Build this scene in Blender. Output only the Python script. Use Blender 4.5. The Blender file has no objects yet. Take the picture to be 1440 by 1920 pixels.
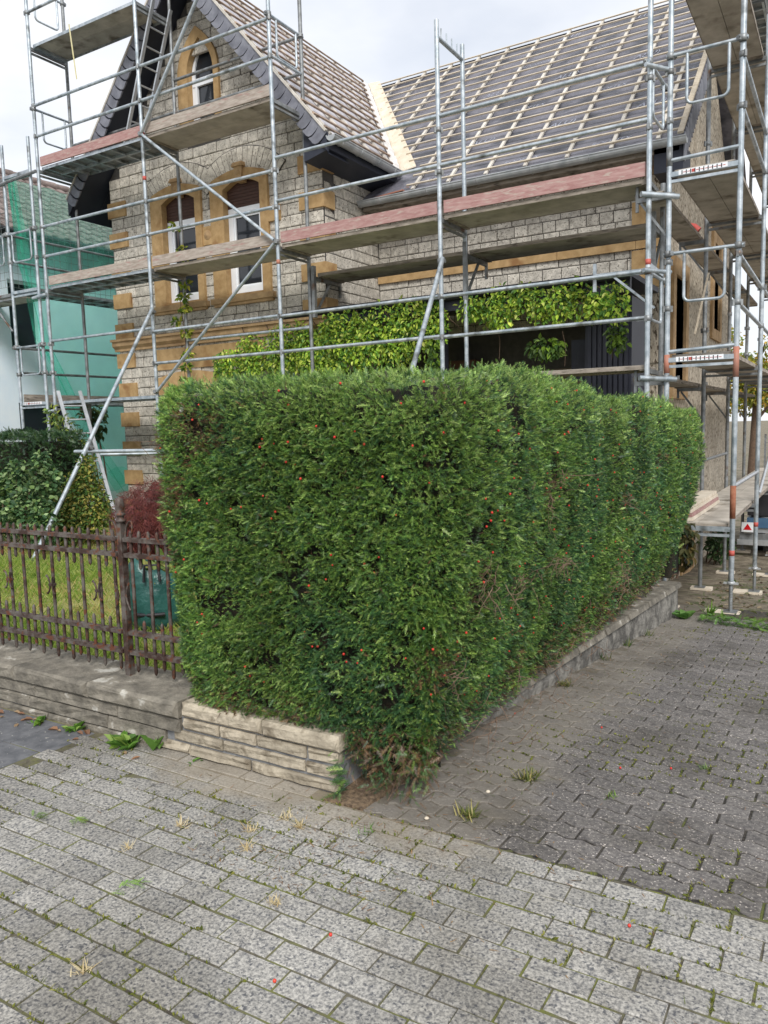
import bpy, bmesh, math, random
import numpy as np
from mathutils import Vector, Matrix
from mathutils.geometry import tessellate_polygon
random.seed(7); rng = np.random.default_rng(11)
sc = bpy.context.scene
COL = sc.collection
PI = math.pi
rad = math.radians

# ------------------------------------------------------------------ camera
H = 1.6
yaw, pit, rol = rad(31.0), rad(6.33), rad(-1.55)
fw = Vector((-math.sin(yaw)*math.cos(pit), math.cos(yaw)*math.cos(pit), -math.sin(pit)))
r0 = Vector((math.cos(yaw), math.sin(yaw), 0)); u0 = r0.cross(fw)
cr = math.cos(rol)*r0 + math.sin(rol)*u0
cu = -math.sin(rol)*r0 + math.cos(rol)*u0
cam = bpy.data.cameras.new('camera'); camo = bpy.data.objects.new('camera', cam); COL.objects.link(camo)
mw = Matrix.Identity(4)
for i in range(3):
    mw[i][0] = cr[i]; mw[i][1] = cu[i]; mw[i][2] = -fw[i]
mw[2][3] = H
camo.matrix_world = mw
cam.sensor_fit = 'HORIZONTAL'; cam.sensor_width = 36; cam.lens = 1450/1440*36
cam.clip_start = .05; cam.clip_end = 2000
sc.camera = camo

# ------------------------------------------------------------------ sky and sun (bright overcast)
SUN_EL, SUN_AZ = rad(41), rad(143)          # azimuth clockwise from +Y: light from behind the viewer
world = bpy.data.worlds.new('World'); sc.world = world; world.use_nodes = True
nt = world.node_tree; nt.nodes.clear()
def N(nt, t, **k):
    n = nt.nodes.new(t)
    for a, b in k.items(): setattr(n, a, b)
    return n
out = N(nt, 'ShaderNodeOutputWorld'); bg = N(nt, 'ShaderNodeBackground')
sky = N(nt, 'ShaderNodeTexSky', sky_type='NISHITA', sun_disc=False, sun_elevation=SUN_EL, sun_rotation=SUN_AZ)
tc = N(nt, 'ShaderNodeTexCoord'); mp = N(nt, 'ShaderNodeMapping'); mp.inputs['Scale'].default_value = (1, 1, 2.2)
n1 = N(nt, 'ShaderNodeTexNoise'); n1.inputs['Scale'].default_value = 2.1; n1.inputs['Detail'].default_value = 7; n1.inputs['Roughness'].default_value = .52
n2 = N(nt, 'ShaderNodeTexNoise'); n2.inputs['Scale'].default_value = 3.3; n2.inputs['Detail'].default_value = 5
ra = N(nt, 'ShaderNodeValToRGB'); ra.color_ramp.elements[0].position = .33; ra.color_ramp.elements[1].position = .62
ra.color_ramp.elements[0].color = (.72, .72, .72, 1)
rb = N(nt, 'ShaderNodeValToRGB'); rb.color_ramp.elements[0].position = .35; rb.color_ramp.elements[1].position = .64
rb.color_ramp.elements[0].color = (7.5, 7.8, 8.4, 1); rb.color_ramp.elements[1].color = (9.7, 9.72, 9.8, 1)
mx = N(nt, 'ShaderNodeMix', data_type='RGBA'); mx.clamp_factor = True
L = nt.links.new
L(tc.outputs['Generated'], mp.inputs['Vector']); L(mp.outputs[0], n1.inputs['Vector']); L(mp.outputs[0], n2.inputs['Vector'])
L(n1.outputs[0], ra.inputs[0]); L(n2.outputs[0], rb.inputs[0])
L(ra.outputs[0], mx.inputs[0]); L(sky.outputs[0], mx.inputs[6]); L(rb.outputs[0], mx.inputs[7])
L(mx.outputs[2], bg.inputs[0]); bg.inputs[1].default_value = .10; L(bg.outputs[0], out.inputs[0])
sl = bpy.data.lights.new('sun', 'SUN'); sl.energy = 2.3; sl.angle = rad(20); sl.color = (1, .965, .92)
so = bpy.data.objects.new('sun', sl); COL.objects.link(so)
sd = Vector((math.sin(SUN_AZ)*math.cos(SUN_EL), math.cos(SUN_AZ)*math.cos(SUN_EL), math.sin(SUN_EL)))
so.rotation_euler = (-sd).to_track_quat('-Z', 'Y').to_euler()
vs = sc.view_settings; vs.view_transform = 'Standard'; vs.look = 'None'; vs.gamma = 1; vs.exposure = 0.38
vs.use_curve_mapping = False

# ------------------------------------------------------------------ helpers
def S(r, g, b):
    f = lambda c: (c/255/12.92 if c/255 <= .04045 else ((c/255+.055)/1.055)**2.4)
    return (f(r), f(g), f(b))
def link(o, parent=None):
    COL.objects.link(o)
    if parent is not None:
        o.parent = parent
        if parent.type == 'EMPTY': o.matrix_parent_inverse = Matrix.Translation(-Vector(parent.location))
        elif parent.get('_m'): o.matrix_parent_inverse = parent.matrix_basis.inverted()
    return o
def tag(o, label=None, cat=None, group=None, kind=None):
    if label: o['label'] = label
    if cat: o['category'] = cat
    if group: o['group'] = group
    if kind: o['kind'] = kind
    return o
def thing(name, loc, label, cat, group=None):
    e = bpy.data.objects.new(name, None); e.location = loc; e.empty_display_size = .2; COL.objects.link(e)
    return tag(e, label, cat, group)

class MB:
    def __init__(s): s.v = []; s.f = []; s.sm = []
    def add(s, vs, fs, sm=False):
        o = len(s.v); s.v += [tuple(v) for v in vs]; s.f += [tuple(i+o for i in f) for f in fs]; s.sm += [sm]*len(fs); return s
    def box(s, x0, x1, y0, y1, z0, z1, M=None):
        v = [Vector((x, y, z)) for z in (z0, z1) for y in (y0, y1) for x in (x0, x1)]
        if M is not None: v = [M @ p for p in v]
        return s.add(v, [(0,2,3,1),(4,5,7,6),(0,1,5,4),(2,6,7,3),(0,4,6,2),(1,3,7,5)])
    def bar(s, a, b, w, h, up=(0,0,1)):
        a, b = Vector(a), Vector(b); d = (b-a); ln = d.length; d.normalize(); up = Vector(up)
        if abs(d.dot(up)) > .98: up = Vector((0,1,0))
        x = d.cross(up).normalized(); z = x.cross(d)
        M = Matrix((( x.x, d.x, z.x, a.x),(x.y, d.y, z.y, a.y),(x.z, d.z, z.z, a.z),(0,0,0,1)))
        return s.box(-w/2, w/2, 0, ln, -h/2, h/2, M)
    def tube(s, pts, r, n=8, cap=True):
        pts = [Vector(p) for p in pts]; rs = r if isinstance(r, (list, tuple)) else [r]*len(pts)
        vs = []; prevx = None
        for i, p in enumerate(pts):
            d = (pts[min(i+1, len(pts)-1)] - pts[max(i-1, 0)]).normalized()
            if prevx is None:
                u = Vector((0,0,1)) if abs(d.z) < .9 else Vector((1,0,0)); x = d.cross(u).normalized()
            else: x = (prevx - d*prevx.dot(d)).normalized()
            prevx = x; y = d.cross(x)
            for k in range(n):
                a = 2*PI*k/n; vs.append(p + (x*math.cos(a) + y*math.sin(a))*rs[i])
        fs = []
        for i in range(len(pts)-1):
            for k in range(n): fs.append((i*n+k, i*n+(k+1)%n, (i+1)*n+(k+1)%n, (i+1)*n+k))
        s.add(vs, fs, True)
        if cap: s.add(vs[:n], [tuple(range(n))[::-1]]); s.add(vs[-n:], [tuple(range(n))])
        return s
    def lathe(s, prof, c, n=12):
        c = Vector(c); vs = []
        for r, z in prof:
            for k in range(n): vs.append(c + Vector((r*math.cos(2*PI*k/n), r*math.sin(2*PI*k/n), z)))
        fs = [(i*n+k, i*n+(k+1)%n, (i+1)*n+(k+1)%n, (i+1)*n+k) for i in range(len(prof)-1) for k in range(n)]
        return s.add(vs, fs, True)
    def poly(s, outer, holes, fn, t0, t1):
        """extrude a 2-D polygon with holes; fn(a,b,t)->3-D point; face at t0 (front) and t1 (back)"""
        rings = [outer]+list(holes)
        tri = tessellate_polygon([[Vector((a, b, 0)) for a, b in rg] for rg in rings])
        flat = [p for rg in rings for p in rg]; n = len(flat)
        v = [fn(a, b, t0) for a, b in flat]+[fn(a, b, t1) for a, b in flat]
        f = [tuple(t) for t in tri]+[tuple(i+n for i in t[::-1]) for t in tri]; o = 0
        for rg in rings:
            m = len(rg)
            for k in range(m): f.append((o+k, o+(k+1)%m, o+(k+1)%m+n, o+k+n))
            o += m
        return s.add(v, f)
    def build(s, name, mat, parent=None, kind=None, fix=True):
        me = bpy.data.meshes.new(name); me.from_pydata(s.v, [], s.f)
        me.polygons.foreach_set('use_smooth', s.sm)
        if fix:
            bm = bmesh.new(); bm.from_mesh(me); bmesh.ops.recalc_face_normals(bm, faces=bm.faces); bm.to_mesh(me); bm.free()
        me.materials.append(mat); o = bpy.data.objects.new(name, me); link(o, parent)
        if kind: o['kind'] = kind
        return o

def inst(name, mesh, M, parent, mat=None):
    o = bpy.data.objects.new(name, mesh); o.matrix_basis = M; link(o, parent)
    if mat is not None and not mesh.materials: mesh.materials.append(mat)
    return o
def unit_mesh(name, mb, mat):
    me = bpy.data.meshes.new(name); me.from_pydata(mb.v, [], mb.f); me.polygons.foreach_set('use_smooth', mb.sm)
    bm = bmesh.new(); bm.from_mesh(me); bmesh.ops.recalc_face_normals(bm, faces=bm.faces); bm.to_mesh(me); bm.free()
    me.materials.append(mat); return me
def npmesh(name, V, Q, C, mat, parent=None, kind=None):
    """numpy mesh: V n*3, Q m*k face indices, C n*3 colours"""
    me = bpy.data.meshes.new(name); k = Q.shape[1]
    me.vertices.add(len(V)); me.vertices.foreach_set('co', V.astype(np.float32).ravel())
    me.loops.add(Q.size); me.loops.foreach_set('vertex_index', Q.astype(np.int32).ravel())
    me.polygons.add(len(Q)); me.polygons.foreach_set('loop_start', np.arange(0, Q.size, k, dtype=np.int32))
    me.update(calc_edges=True)
    if C is not None:
        ca = me.color_attributes.new('Col', 'FLOAT_COLOR', 'POINT')
        ca.data.foreach_set('color', np.concatenate([C, np.ones((len(C), 1))], 1).astype(np.float32).ravel())
    me.materials.append(mat); o = bpy.data.objects.new(name, me); link(o, parent)
    if kind: o['kind'] = kind
    return o
def _h(i, j, k):
    n = (i*374761393 + j*668265263 + k*2147483647 + 1013904223) & 0xffffffff
    n = ((n ^ (n >> 13))*1274126177) & 0xffffffff
    return ((n ^ (n >> 16)) & 0xffff)/32767.5-1
def vnoise(P, sc_=1.0, off=0):
    P = np.asarray(P)*sc_+off; I = np.floor(P).astype(np.int64); F = P-I; F = F*F*(3-2*F); r = 0
    for a in (0, 1):
        for b in (0, 1):
            for c in (0, 1):
                w = (F[:, 0] if a else 1-F[:, 0])*(F[:, 1] if b else 1-F[:, 1])*(F[:, 2] if c else 1-F[:, 2])
                r = r+w*_h(I[:, 0]+a, I[:, 1]+b, I[:, 2]+c)
    return r
def nrm(A): return A/np.maximum(np.linalg.norm(A, axis=1, keepdims=True), 1e-9)
def scatter(name, tmpls, P, D, U, Sc, C, mat, parent=None, kind='stuff', grad=0.0):
    """place leaf templates: x axis along D, z axis near U. tmpls: list of (V, Q quads, shade)"""
    D = nrm(D); Y = nrm(np.cross(U, D)); Z = np.cross(D, Y)
    ch = rng.integers(0, len(tmpls), len(P)); Vs = []; Qs = []; Cs = []; o = 0
    for t, (tv, tq, ts) in enumerate(tmpls):
        I = np.where(ch == t)[0]
        if not len(I): continue
        sv = tv[None]*Sc[I][:, None, None]
        V = P[I][:, None]+sv[..., 0:1]*D[I][:, None]+sv[..., 1:2]*Y[I][:, None]+sv[..., 2:3]*Z[I][:, None]
        n = len(tv); Vs.append(V.reshape(-1, 3))
        Qs.append((tq[None]+(np.arange(len(I))*n)[:, None, None]+o).reshape(-1, tq.shape[1])); o += n*len(I)
        c = C[I][:, None]*(1+grad*(ts[None, :, None]))
        Cs.append(np.clip(c, 0, 1).reshape(-1, 3))
    return npmesh(name, np.concatenate(Vs), np.concatenate(Qs), np.concatenate(Cs), mat, parent, kind)
def pal(cols, w=None, n=1):
    A = np.array([S(*c) for c in cols]); return A[rng.choice(len(A), n, p=w)]

# ------------------------------------------------------------------ materials
def mat(name, c1, c2=None, scale=6., rough=.75, bump=0., bscale=None, var=0., metal=0., detail=6., lo=.35, hi=.65,
        c3=None, s3=30., lo3=.6, hi3=.7, stretch=None, spec=.4, rand=False, bdist=.01):
    m = bpy.data.materials.new(name); m.use_nodes = True; nt = m.node_tree; L = nt.links.new
    b = nt.nodes['Principled BSDF']; b.inputs['Roughness'].default_value = rough; b.inputs['Metallic'].default_value = metal
    b.inputs['Specular IOR Level'].default_value = spec
    g = N(nt, 'ShaderNodeNewGeometry'); vec = g.outputs['Position']
    oi = N(nt, 'ShaderNodeObjectInfo'); ad = N(nt, 'ShaderNodeMath', operation='ADD'); fr = N(nt, 'ShaderNodeMath', operation='FRACT')
    L(oi.outputs['Random'], ad.inputs[0]); L(g.outputs['Random Per Island'], ad.inputs[1]); L(ad.outputs[0], fr.inputs[0])
    if rand:
        vm = N(nt, 'ShaderNodeVectorMath', operation='MULTIPLY_ADD'); cb = N(nt, 'ShaderNodeCombineXYZ')
        for i in range(3): L(fr.outputs[0], cb.inputs[i])
        vm.inputs[1].default_value = (37, 53, 71); L(cb.outputs[0], vm.inputs[0]); L(vec, vm.inputs[2]); vec = vm.outputs[0]
    if stretch:
        mp = N(nt, 'ShaderNodeMapping'); mp.inputs['Scale'].default_value = stretch; L(vec, mp.inputs[0]); vec = mp.outputs[0]
    nz = N(nt, 'ShaderNodeTexNoise'); nz.inputs['Scale'].default_value = scale; nz.inputs['Detail'].default_value = detail
    nz.inputs['Roughness'].default_value = .62; L(vec, nz.inputs['Vector'])
    cr_ = N(nt, 'ShaderNodeValToRGB'); e = cr_.color_ramp.elements
    e[0].position = lo; e[1].position = hi; e[0].color = (*c1, 1); e[1].color = (*(c2 or c1), 1)
    L(nz.outputs[0], cr_.inputs[0]); colout = cr_.outputs[0]
    if c3:
        n3 = N(nt, 'ShaderNodeTexNoise'); n3.inputs['Scale'].default_value = s3; n3.inputs['Detail'].default_value = 3; L(vec, n3.inputs['Vector'])
        mr = N(nt, 'ShaderNodeMapRange'); mr.inputs[1].default_value = lo3; mr.inputs[2].default_value = hi3; L(n3.outputs[0], mr.inputs[0])
        mx = N(nt, 'ShaderNodeMix', data_type='RGBA'); L(mr.outputs[0], mx.inputs[0]); L(colout, mx.inputs[6]); mx.inputs[7].default_value = (*c3, 1)
        colout = mx.outputs[2]
    if var:
        hs = N(nt, 'ShaderNodeHueSaturation'); mr = N(nt, 'ShaderNodeMapRange'); mr.inputs[3].default_value = 1-var; mr.inputs[4].default_value = 1+var
        L(fr.outputs[0], mr.inputs[0]); L(mr.outputs[0], hs.inputs['Value']); L(colout, hs.inputs['Color']); colout = hs.outputs[0]
    L(colout, b.inputs['Base Color'])
    if bump:
        bn = N(nt, 'ShaderNodeTexNoise'); bn.inputs['Scale'].default_value = bscale or scale*3; bn.inputs['Detail'].default_value = 5; L(vec, bn.inputs['Vector'])
        bp = N(nt, 'ShaderNodeBump'); bp.inputs['Strength'].default_value = bump; bp.inputs['Distance'].default_value = bdist
        L(bn.outputs[0], bp.inputs['Height']); L(bp.outputs[0], b.inputs['Normal'])
    return m
def leafmat(name, rough=.5, trans=.25, spec=.35):
    m = bpy.data.materials.new(name); m.use_nodes = True; nt = m.node_tree; L = nt.links.new
    b = nt.nodes['Principled BSDF']; b.inputs['Roughness'].default_value = rough; b.inputs['Specular IOR Level'].default_value = spec
    a = N(nt, 'ShaderNodeAttribute', attribute_name='Col'); t = N(nt, 'ShaderNodeBsdfTranslucent'); mx = N(nt, 'ShaderNodeMixShader')
    mx.inputs[0].default_value = trans; o = nt.nodes['Material Output']
    L(a.outputs['Color'], b.inputs['Base Color']); L(a.outputs['Color'], t.inputs[0])
    L(b.outputs[0], mx.inputs[1]); L(t.outputs[0], mx.inputs[2]); L(mx.outputs[0], o.inputs[0]); return m

M_leaf = leafmat('leaf', .5, .35); M_needle = leafmat('needle', .42, .15, .55)
M_paver = mat('paver', S(114,113,111), S(177,174,167), 100, .88, .5, 150, .16, lo=.38, hi=.63, c3=S(88,89,92), s3=80, lo3=.55, hi3=.66, rand=True, bdist=.003)
M_wavy = mat('wavy_block', S(82,79,79), S(124,120,116), 60, .85, .5, 130, .16, lo=.35, hi=.65, c3=S(198,190,182), s3=110, lo3=.62, hi3=.68, rand=True, bdist=.003)
M_joint = mat('joint_fill', S(98,94,80), S(108,112,58), 3.2, .95, .8, 90, lo=.46, hi=.58, c3=S(76,71,62), s3=25, lo3=.54, hi3=.66, bdist=.006)
M_joint2 = mat('joint_fill_drive', S(70,66,60), S(98,104,54), 2.6, .95, .8, 90, lo=.5, hi=.62, c3=S(48,45,42), s3=25, lo3=.5, hi3=.6, bdist=.006)
M_slab = mat('dark_slab', S(82,84,88), S(108,109,112), 14, .85, .4, 200, .05, c3=S(170,168,160), s3=40, lo3=.66, hi3=.72, bdist=.003)
M_silt = mat('silt', S(112,108,100), S(150,142,130), 9, .95, .8, 60, lo=.35, hi=.65, c3=S(84,80,74), s3=22, lo3=.58, hi3=.68, bdist=.01)
M_dirt = mat('dirt', S(92,84,70), S(146,136,118), 5, .95, 1., 40, lo=.35, hi=.65, c3=S(88,92,62), s3=2.6, lo3=.54, hi3=.66, bdist=.03)
M_lawn = mat('lawn', S(112,120,58), S(160,152,98), 2.2, .95, .6, 60, lo=.4, hi=.62, bdist=.02)
M_tan = mat('tan_stone', S(140,131,115), S(182,172,153), 10, .9, 1., 36, .12, c3=S(118,108,92), s3=14, lo3=.54, hi3=.7, rand=True, bdist=.012)
M_grey = mat('weathered_stone', S(92,88,80), S(140,134,122), 9, .9, .8, 50, .08, c3=S(176,173,164), s3=9, lo3=.63, hi3=.69, rand=True, bdist=.01)
M_mortar = mat('mortar', S(112,114,118), S(138,139,140), 20, .9, .4, 60)
M_retain = mat('retaining_plaster', S(84,82,78), S(140,137,130), 7, .9, 1., 30, lo=.4, hi=.62, bdist=.02)
M_iron = mat('rusty_iron', S(64,47,41), S(104,98,93), 13, .6, .5, 60, lo=.42, hi=.6, c3=S(104,64,46), s3=24, lo3=.56, hi3=.66, metal=.25, bdist=.003)
M_stone = mat('house_stone', S(158,153,143), S(206,200,188), 12, .9, .9, 44, .13, lo=.32, hi=.62, c3=S(104,98,88), s3=44, lo3=.59, hi3=.66, rand=True, bdist=.012)
M_hjoint = mat('house_joint', S(70,68,66), S(88,85,82), 9, .95)
M_sand = mat('ochre_sandstone', S(160,130,88), S(186,156,112), 7, .85, .35, 60, .05, c3=S(140,104,66), s3=3, lo3=.56, hi3=.7, bdist=.005)
M_sandold = mat('old_sandstone', S(150,122,88), S(190,160,120), 5, .85, .4, 40, .05, bdist=.008)
M_navy = mat('dark_soffit', S(40,44,56), S(50,54,66), 2, .6)
M_slate = mat('verge_slate', S(104,106,116), S(134,136,146), 6, .45, .15, 40, .14, bdist=.003)
M_zinc = mat('zinc', S(150,155,158), S(186,189,190), 5, .42, .1, 30, metal=.25)
M_batten = mat('batten_wood', S(182,169,148), S(210,199,180), 9, .75, .3, 60, .12, stretch=(1,1,4))
M_batten_w = mat('counter_batten', S(184,178,168), S(212,207,198), 9, .75, .2, 60, .1)
M_ply = mat('plywood', S(204,190,168), S(222,210,192), 5, .7, .1, 40, c3=S(180,142,100), s3=24, lo3=.66, hi3=.7, stretch=(1,1,.4))
M_foil = mat('crinkled_film', S(200,198,196), S(232,230,228), 9, .35, 1., 22, bdist=.03)
M_print = mat('membrane_print', S(156,161,176), None, 3, .6)
M_white = mat('white_frame', S(226,230,235), S(236,238,240), 3, .35)
M_wood_dk = mat('brown_shutter', S(58,36,28), S(78,50,38), 10, .6, .3, 30, stretch=(1,1,5))
M_steel = mat('galvanised_steel', S(146,158,166), S(196,203,208), 9, .42, .1, 40, .07, lo=.34, hi=.64, metal=.55, c3=S(112,116,116), s3=5, lo3=.58, hi3=.72)
M_steel_old = mat('dull_steel', S(108,110,110), S(150,154,156), 8, .5, .15, 40, .1, metal=.5, c3=S(104,82,66), s3=6, lo3=.62, hi3=.74)
M_plank = mat('scaffold_plank', S(120,112,102), S(170,160,148), 5, .85, .5, 40, .12, stretch=(1,1,6), c3=S(84,76,68), s3=6, lo3=.58, hi3=.72, bdist=.006)
M_plank_under = mat('plank_underside', S(160,153,142), S(190,183,172), 4, .9, .5, 24, .08, c3=S(112,104,92), s3=3, lo3=.57, hi3=.72, bdist=.006)
M_pink = mat('faded_red_board', S(156,116,113), S(178,146,141), 7, .85, .4, 50, .05, stretch=(1,1,5), c3=S(176,160,150), s3=9, lo3=.56, hi3=.68, bdist=.004)
M_toe = mat('grey_toe_board', S(146,134,124), S(180,170,160), 7, .85, .4, 50, .05, stretch=(1,1,5), c3=S(160,130,124), s3=5, lo3=.58, hi3=.7, bdist=.004)
M_red = mat('red_paint', S(176,66,60), S(188,96,86), 9, .6)
M_orange = mat('orange_paint', S(176,112,90), S(160,120,106), 9, .6)
M_black = mat('black_plastic', S(34,34,38), S(44,44,48), 6, .55)
M_darkpaint = mat('anthracite', S(44,46,58), S(52,54,66), 4, .5)
M_render = mat('white_render', S(226,238,250), S(236,244,252), 2, .9, .1, 80)
M_tile = mat('roof_tile', S(104,92,88), S(136,122,116), 6, .7, .2, 30, .12)
M_rough = mat('roughcast', S(176,164,146), S(206,196,178), 3, .95, 1., 24, stretch=(1,1,.45), lo=.35, hi=.6, c3=S(104,92,78), s3=30, lo3=.535, hi3=.59, bdist=.03)
M_taupe = mat('porch_wall', S(112,100,84), S(124,111,94), 2, .9)
M_bag = mat('green_bag', S(34,74,70), S(52,98,92), 6, .32, 1., 12, bdist=.02)
M_bark = mat('bark', S(84,68,56), S(112,92,76), 20, .95, .6, 60)
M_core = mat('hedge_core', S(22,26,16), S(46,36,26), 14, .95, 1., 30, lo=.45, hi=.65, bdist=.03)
M_berry = mat('berry', S(196,40,40), S(206,70,50), 9, .35)
M_pad = mat('pad_wood', S(196,184,164), S(220,210,194), 8, .8, .3, 40)
M_alu = mat('aluminium', S(176,180,184), S(200,203,206), 8, .35, metal=.6)
M_earth = mat('earth', S(84,70,56), S(110,94,76), 12, .95, .9, 30, bdist=.02)
M_tyre = mat('tyre', S(30,30,32), None, 4, .8)
M_blue = mat('trailer_blue', S(62,92,122), S(74,104,132), 4, .5)
M_farwall = mat('far_wall', S(150,146,156), S(176,172,180), 3, .9)
M_lens = mat('red_lens', S(200,30,36), None, 3, .25)

def glassmat(name, col, rough=.06):
    m = bpy.data.materials.new(name); m.use_nodes = True; b = m.node_tree.nodes['Principled BSDF']
    b.inputs['Base Color'].default_value = (*col, 1); b.inputs['Roughness'].default_value = rough; b.inputs['Specular IOR Level'].default_value = .6; return m
M_glass = glassmat('window_glass', S(38,42,48))
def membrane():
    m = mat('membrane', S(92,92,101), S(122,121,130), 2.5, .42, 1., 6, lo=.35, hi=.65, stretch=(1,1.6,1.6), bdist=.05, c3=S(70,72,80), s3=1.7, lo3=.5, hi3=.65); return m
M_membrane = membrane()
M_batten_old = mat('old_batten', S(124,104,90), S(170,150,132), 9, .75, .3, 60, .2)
M_membrane_sheen = mat('membrane_sheen', S(160,160,168), S(196,194,200), 3, .4, .8, 7, lo=.35, hi=.65, bdist=.04)  # lighter copy of the membrane: its glancing sheen is painted into the colour
def netmat():
    m = bpy.data.materials.new('debris_net'); m.use_nodes = True; nt = m.node_tree; L = nt.links.new; nt.nodes.clear()
    o = N(nt, 'ShaderNodeOutputMaterial'); t = N(nt, 'ShaderNodeBsdfTransparent'); d = N(nt, 'ShaderNodeBsdfDiffuse'); tl = N(nt, 'ShaderNodeBsdfTranslucent')
    g = N(nt, 'ShaderNodeNewGeometry'); nz = N(nt, 'ShaderNodeTexNoise'); nz.inputs['Scale'].default_value = 2.5; L(g.outputs['Position'], nz.inputs['Vector'])
    mr = N(nt, 'ShaderNodeMapRange'); mr.inputs[3].default_value = .10; mr.inputs[4].default_value = .26; L(nz.outputs[0], mr.inputs[0])
    t.inputs[0].default_value = (*S(222,255,248), 1); d.inputs[0].default_value = (*S(130,236,206), 1); tl.inputs[0].default_value = (*S(150,246,222), 1)
    a = N(nt, 'ShaderNodeMixShader'); a.inputs[0].default_value = .5; L(d.outputs[0], a.inputs[1]); L(tl.outputs[0], a.inputs[2])
    b = N(nt, 'ShaderNodeMixShader'); L(mr.outputs[0], b.inputs[0]); L(t.outputs[0], b.inputs[1]); L(a.outputs[0], b.inputs[2]); L(b.outputs[0], o.inputs[0]); return m
M_net = netmat()
def add_dirt(m, dust, amount=1.):
    """wind-blown dust against wall and hedge foot, and broad grimy stains, on the block colours"""
    nt = m.node_tree; L = nt.links.new; b = nt.nodes['Principled BSDF']; src = b.inputs['Base Color'].links[0].from_socket
    g = N(nt, 'ShaderNodeNewGeometry'); sp = N(nt, 'ShaderNodeSeparateXYZ'); L(g.outputs['Position'], sp.inputs[0])
    def ramp(o, a, b_):
        r_ = N(nt, 'ShaderNodeMapRange', interpolation_type='SMOOTHSTEP'); r_.inputs[1].default_value = a; r_.inputs[2].default_value = b_; L(o, r_.inputs[0]); return r_.outputs[0]
    def op(k, a, b_):
        r_ = N(nt, 'ShaderNodeMath', operation=k)
        for i, v in enumerate((a, b_)):
            if isinstance(v, (int, float)): r_.inputs[i].default_value = v
            else: L(v, r_.inputs[i])
        return r_.outputs[0]
    x, y = sp.outputs[0], sp.outputs[1]
    m1 = op('MULTIPLY', ramp(x, -.95, -1.6), ramp(y, 2.45, 2.75))
    m2 = op('MULTIPLY', op('MULTIPLY', ramp(y, 2.1, 2.58), ramp(x, -3.3, -2.6)), ramp(x, -.75, -1.4))
    nz = N(nt, 'ShaderNodeTexNoise'); nz.inputs['Scale'].default_value = 4.5; nz.inputs['Detail'].default_value = 8; nz.inputs['Roughness'].default_value = .7; L(g.outputs['Position'], nz.inputs['Vector'])
    f = op('ADD', op('MAXIMUM', m1, m2), op('MULTIPLY', op('SUBTRACT', nz.outputs[0], .5), 1.8)); f = op('MULTIPLY', ramp(f, .35, 1.1), .72*amount)
    mx = N(nt, 'ShaderNodeMix', data_type='RGBA'); L(f, mx.inputs[0]); L(src, mx.inputs[6]); mx.inputs[7].default_value = (*dust, 1)
    n2 = N(nt, 'ShaderNodeTexNoise'); n2.inputs['Scale'].default_value = 1.3; n2.inputs['Detail'].default_value = 6; n2.inputs['Roughness'].default_value = .65; L(g.outputs['Position'], n2.inputs['Vector'])
    mu = N(nt, 'ShaderNodeMix', data_type='RGBA', blend_type='MULTIPLY'); L(op('MULTIPLY', ramp(n2.outputs[0], .44, .66), .5), mu.inputs[0]); L(mx.outputs[2], mu.inputs[6]); mu.inputs[7].default_value = (*S(168,162,150), 1)
    L(mu.outputs[2], b.inputs['Base Color'])
add_dirt(M_paver, S(152,143,128)); add_dirt(M_wavy, S(132,126,116)); add_dirt(M_joint, S(138,128,112), 1.2); add_dirt(M_joint2, S(120,113,102), 1.2)

# ------------------------------------------------------------------ leaf templates
def T(quads, shade=None):
    V = []; Q = []; sh = []
    for q in quads:
        o = len(V); V += q; Q.append(list(range(o, o+len(q)))); sh += ([0, 0, .5, .5] if shade is None else shade)[:len(q)]
    return np.array(V, float), np.array(Q), np.array(sh, float)
def yew_spray(n, ln, nl, w, seed, bend=.25):
    R = random.Random(seed); q = []
    zf = lambda x: -bend*x*x/ln
    def needle(x, ang, l, dz):
        c, s_ = math.cos(ang), math.sin(ang); p = (-s_*w/2, c*w/2); b = (x, 0, zf(x))
        t = (x+c*l, s_*l, zf(x)+dz)
        q.append([(b[0]-p[0], b[1]-p[1], b[2]), (b[0]+p[0], b[1]+p[1], b[2]), t])
    for i in range(n):
        x = ln*(.06+.94*i/n); l = nl*(1-.35*(i/n)**2)*(1 if i > 1 else .8)
        for sd_ in (-1, 1): needle(x, sd_*(rad(62)-rad(22)*i/n+R.uniform(-.15, .15)), l*R.uniform(.85, 1.1), R.uniform(-.003, .006))
    for a in (-.3, .05, .35): needle(ln, a, nl*.7, .002)
    q.append([(0, -.0014, 0), (0, .0014, 0), (ln, 0, zf(ln))])
    v, qq, sh = T(q); sh = v[:, 0]/ln*.5-.3+np.repeat([R.uniform(-1.5, 1.5) for _ in q], 3); return v, qq, sh
def rosette(n, ln, nl, w, seed):
    R = random.Random(seed); q = []
    for i in range(n):
        x = ln*(.15+.85*(i/n)); a = i*2.4+R.uniform(-.3, .3); tilt = rad(68)-rad(45)*i/n+R.uniform(-.15, .15); l = nl*R.uniform(.75, 1.1)*(1-.25*i/n)
        d = Vector((math.cos(tilt), math.sin(tilt)*math.cos(a), math.sin(tilt)*math.sin(a)*.55)); s_ = d.cross(Vector((0, -math.sin(a), math.cos(a)))).normalized()
        if s_.length < .1: s_ = Vector((0, 1, 0))
        s_ = Vector((0, -math.sin(a), math.cos(a)*.6)).normalized()*w/2; b = Vector((x, 0, 0)); t = b+d*l
        q.append([tuple(b-s_), tuple(b+s_), tuple(t)])
    v, qq, sh = T(q); sh = v[:, 0]/(ln+nl)*1.0-.4+np.repeat([R.uniform(-1.6, 1.6) for _ in q], 3); return v, qq, sh
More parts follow.
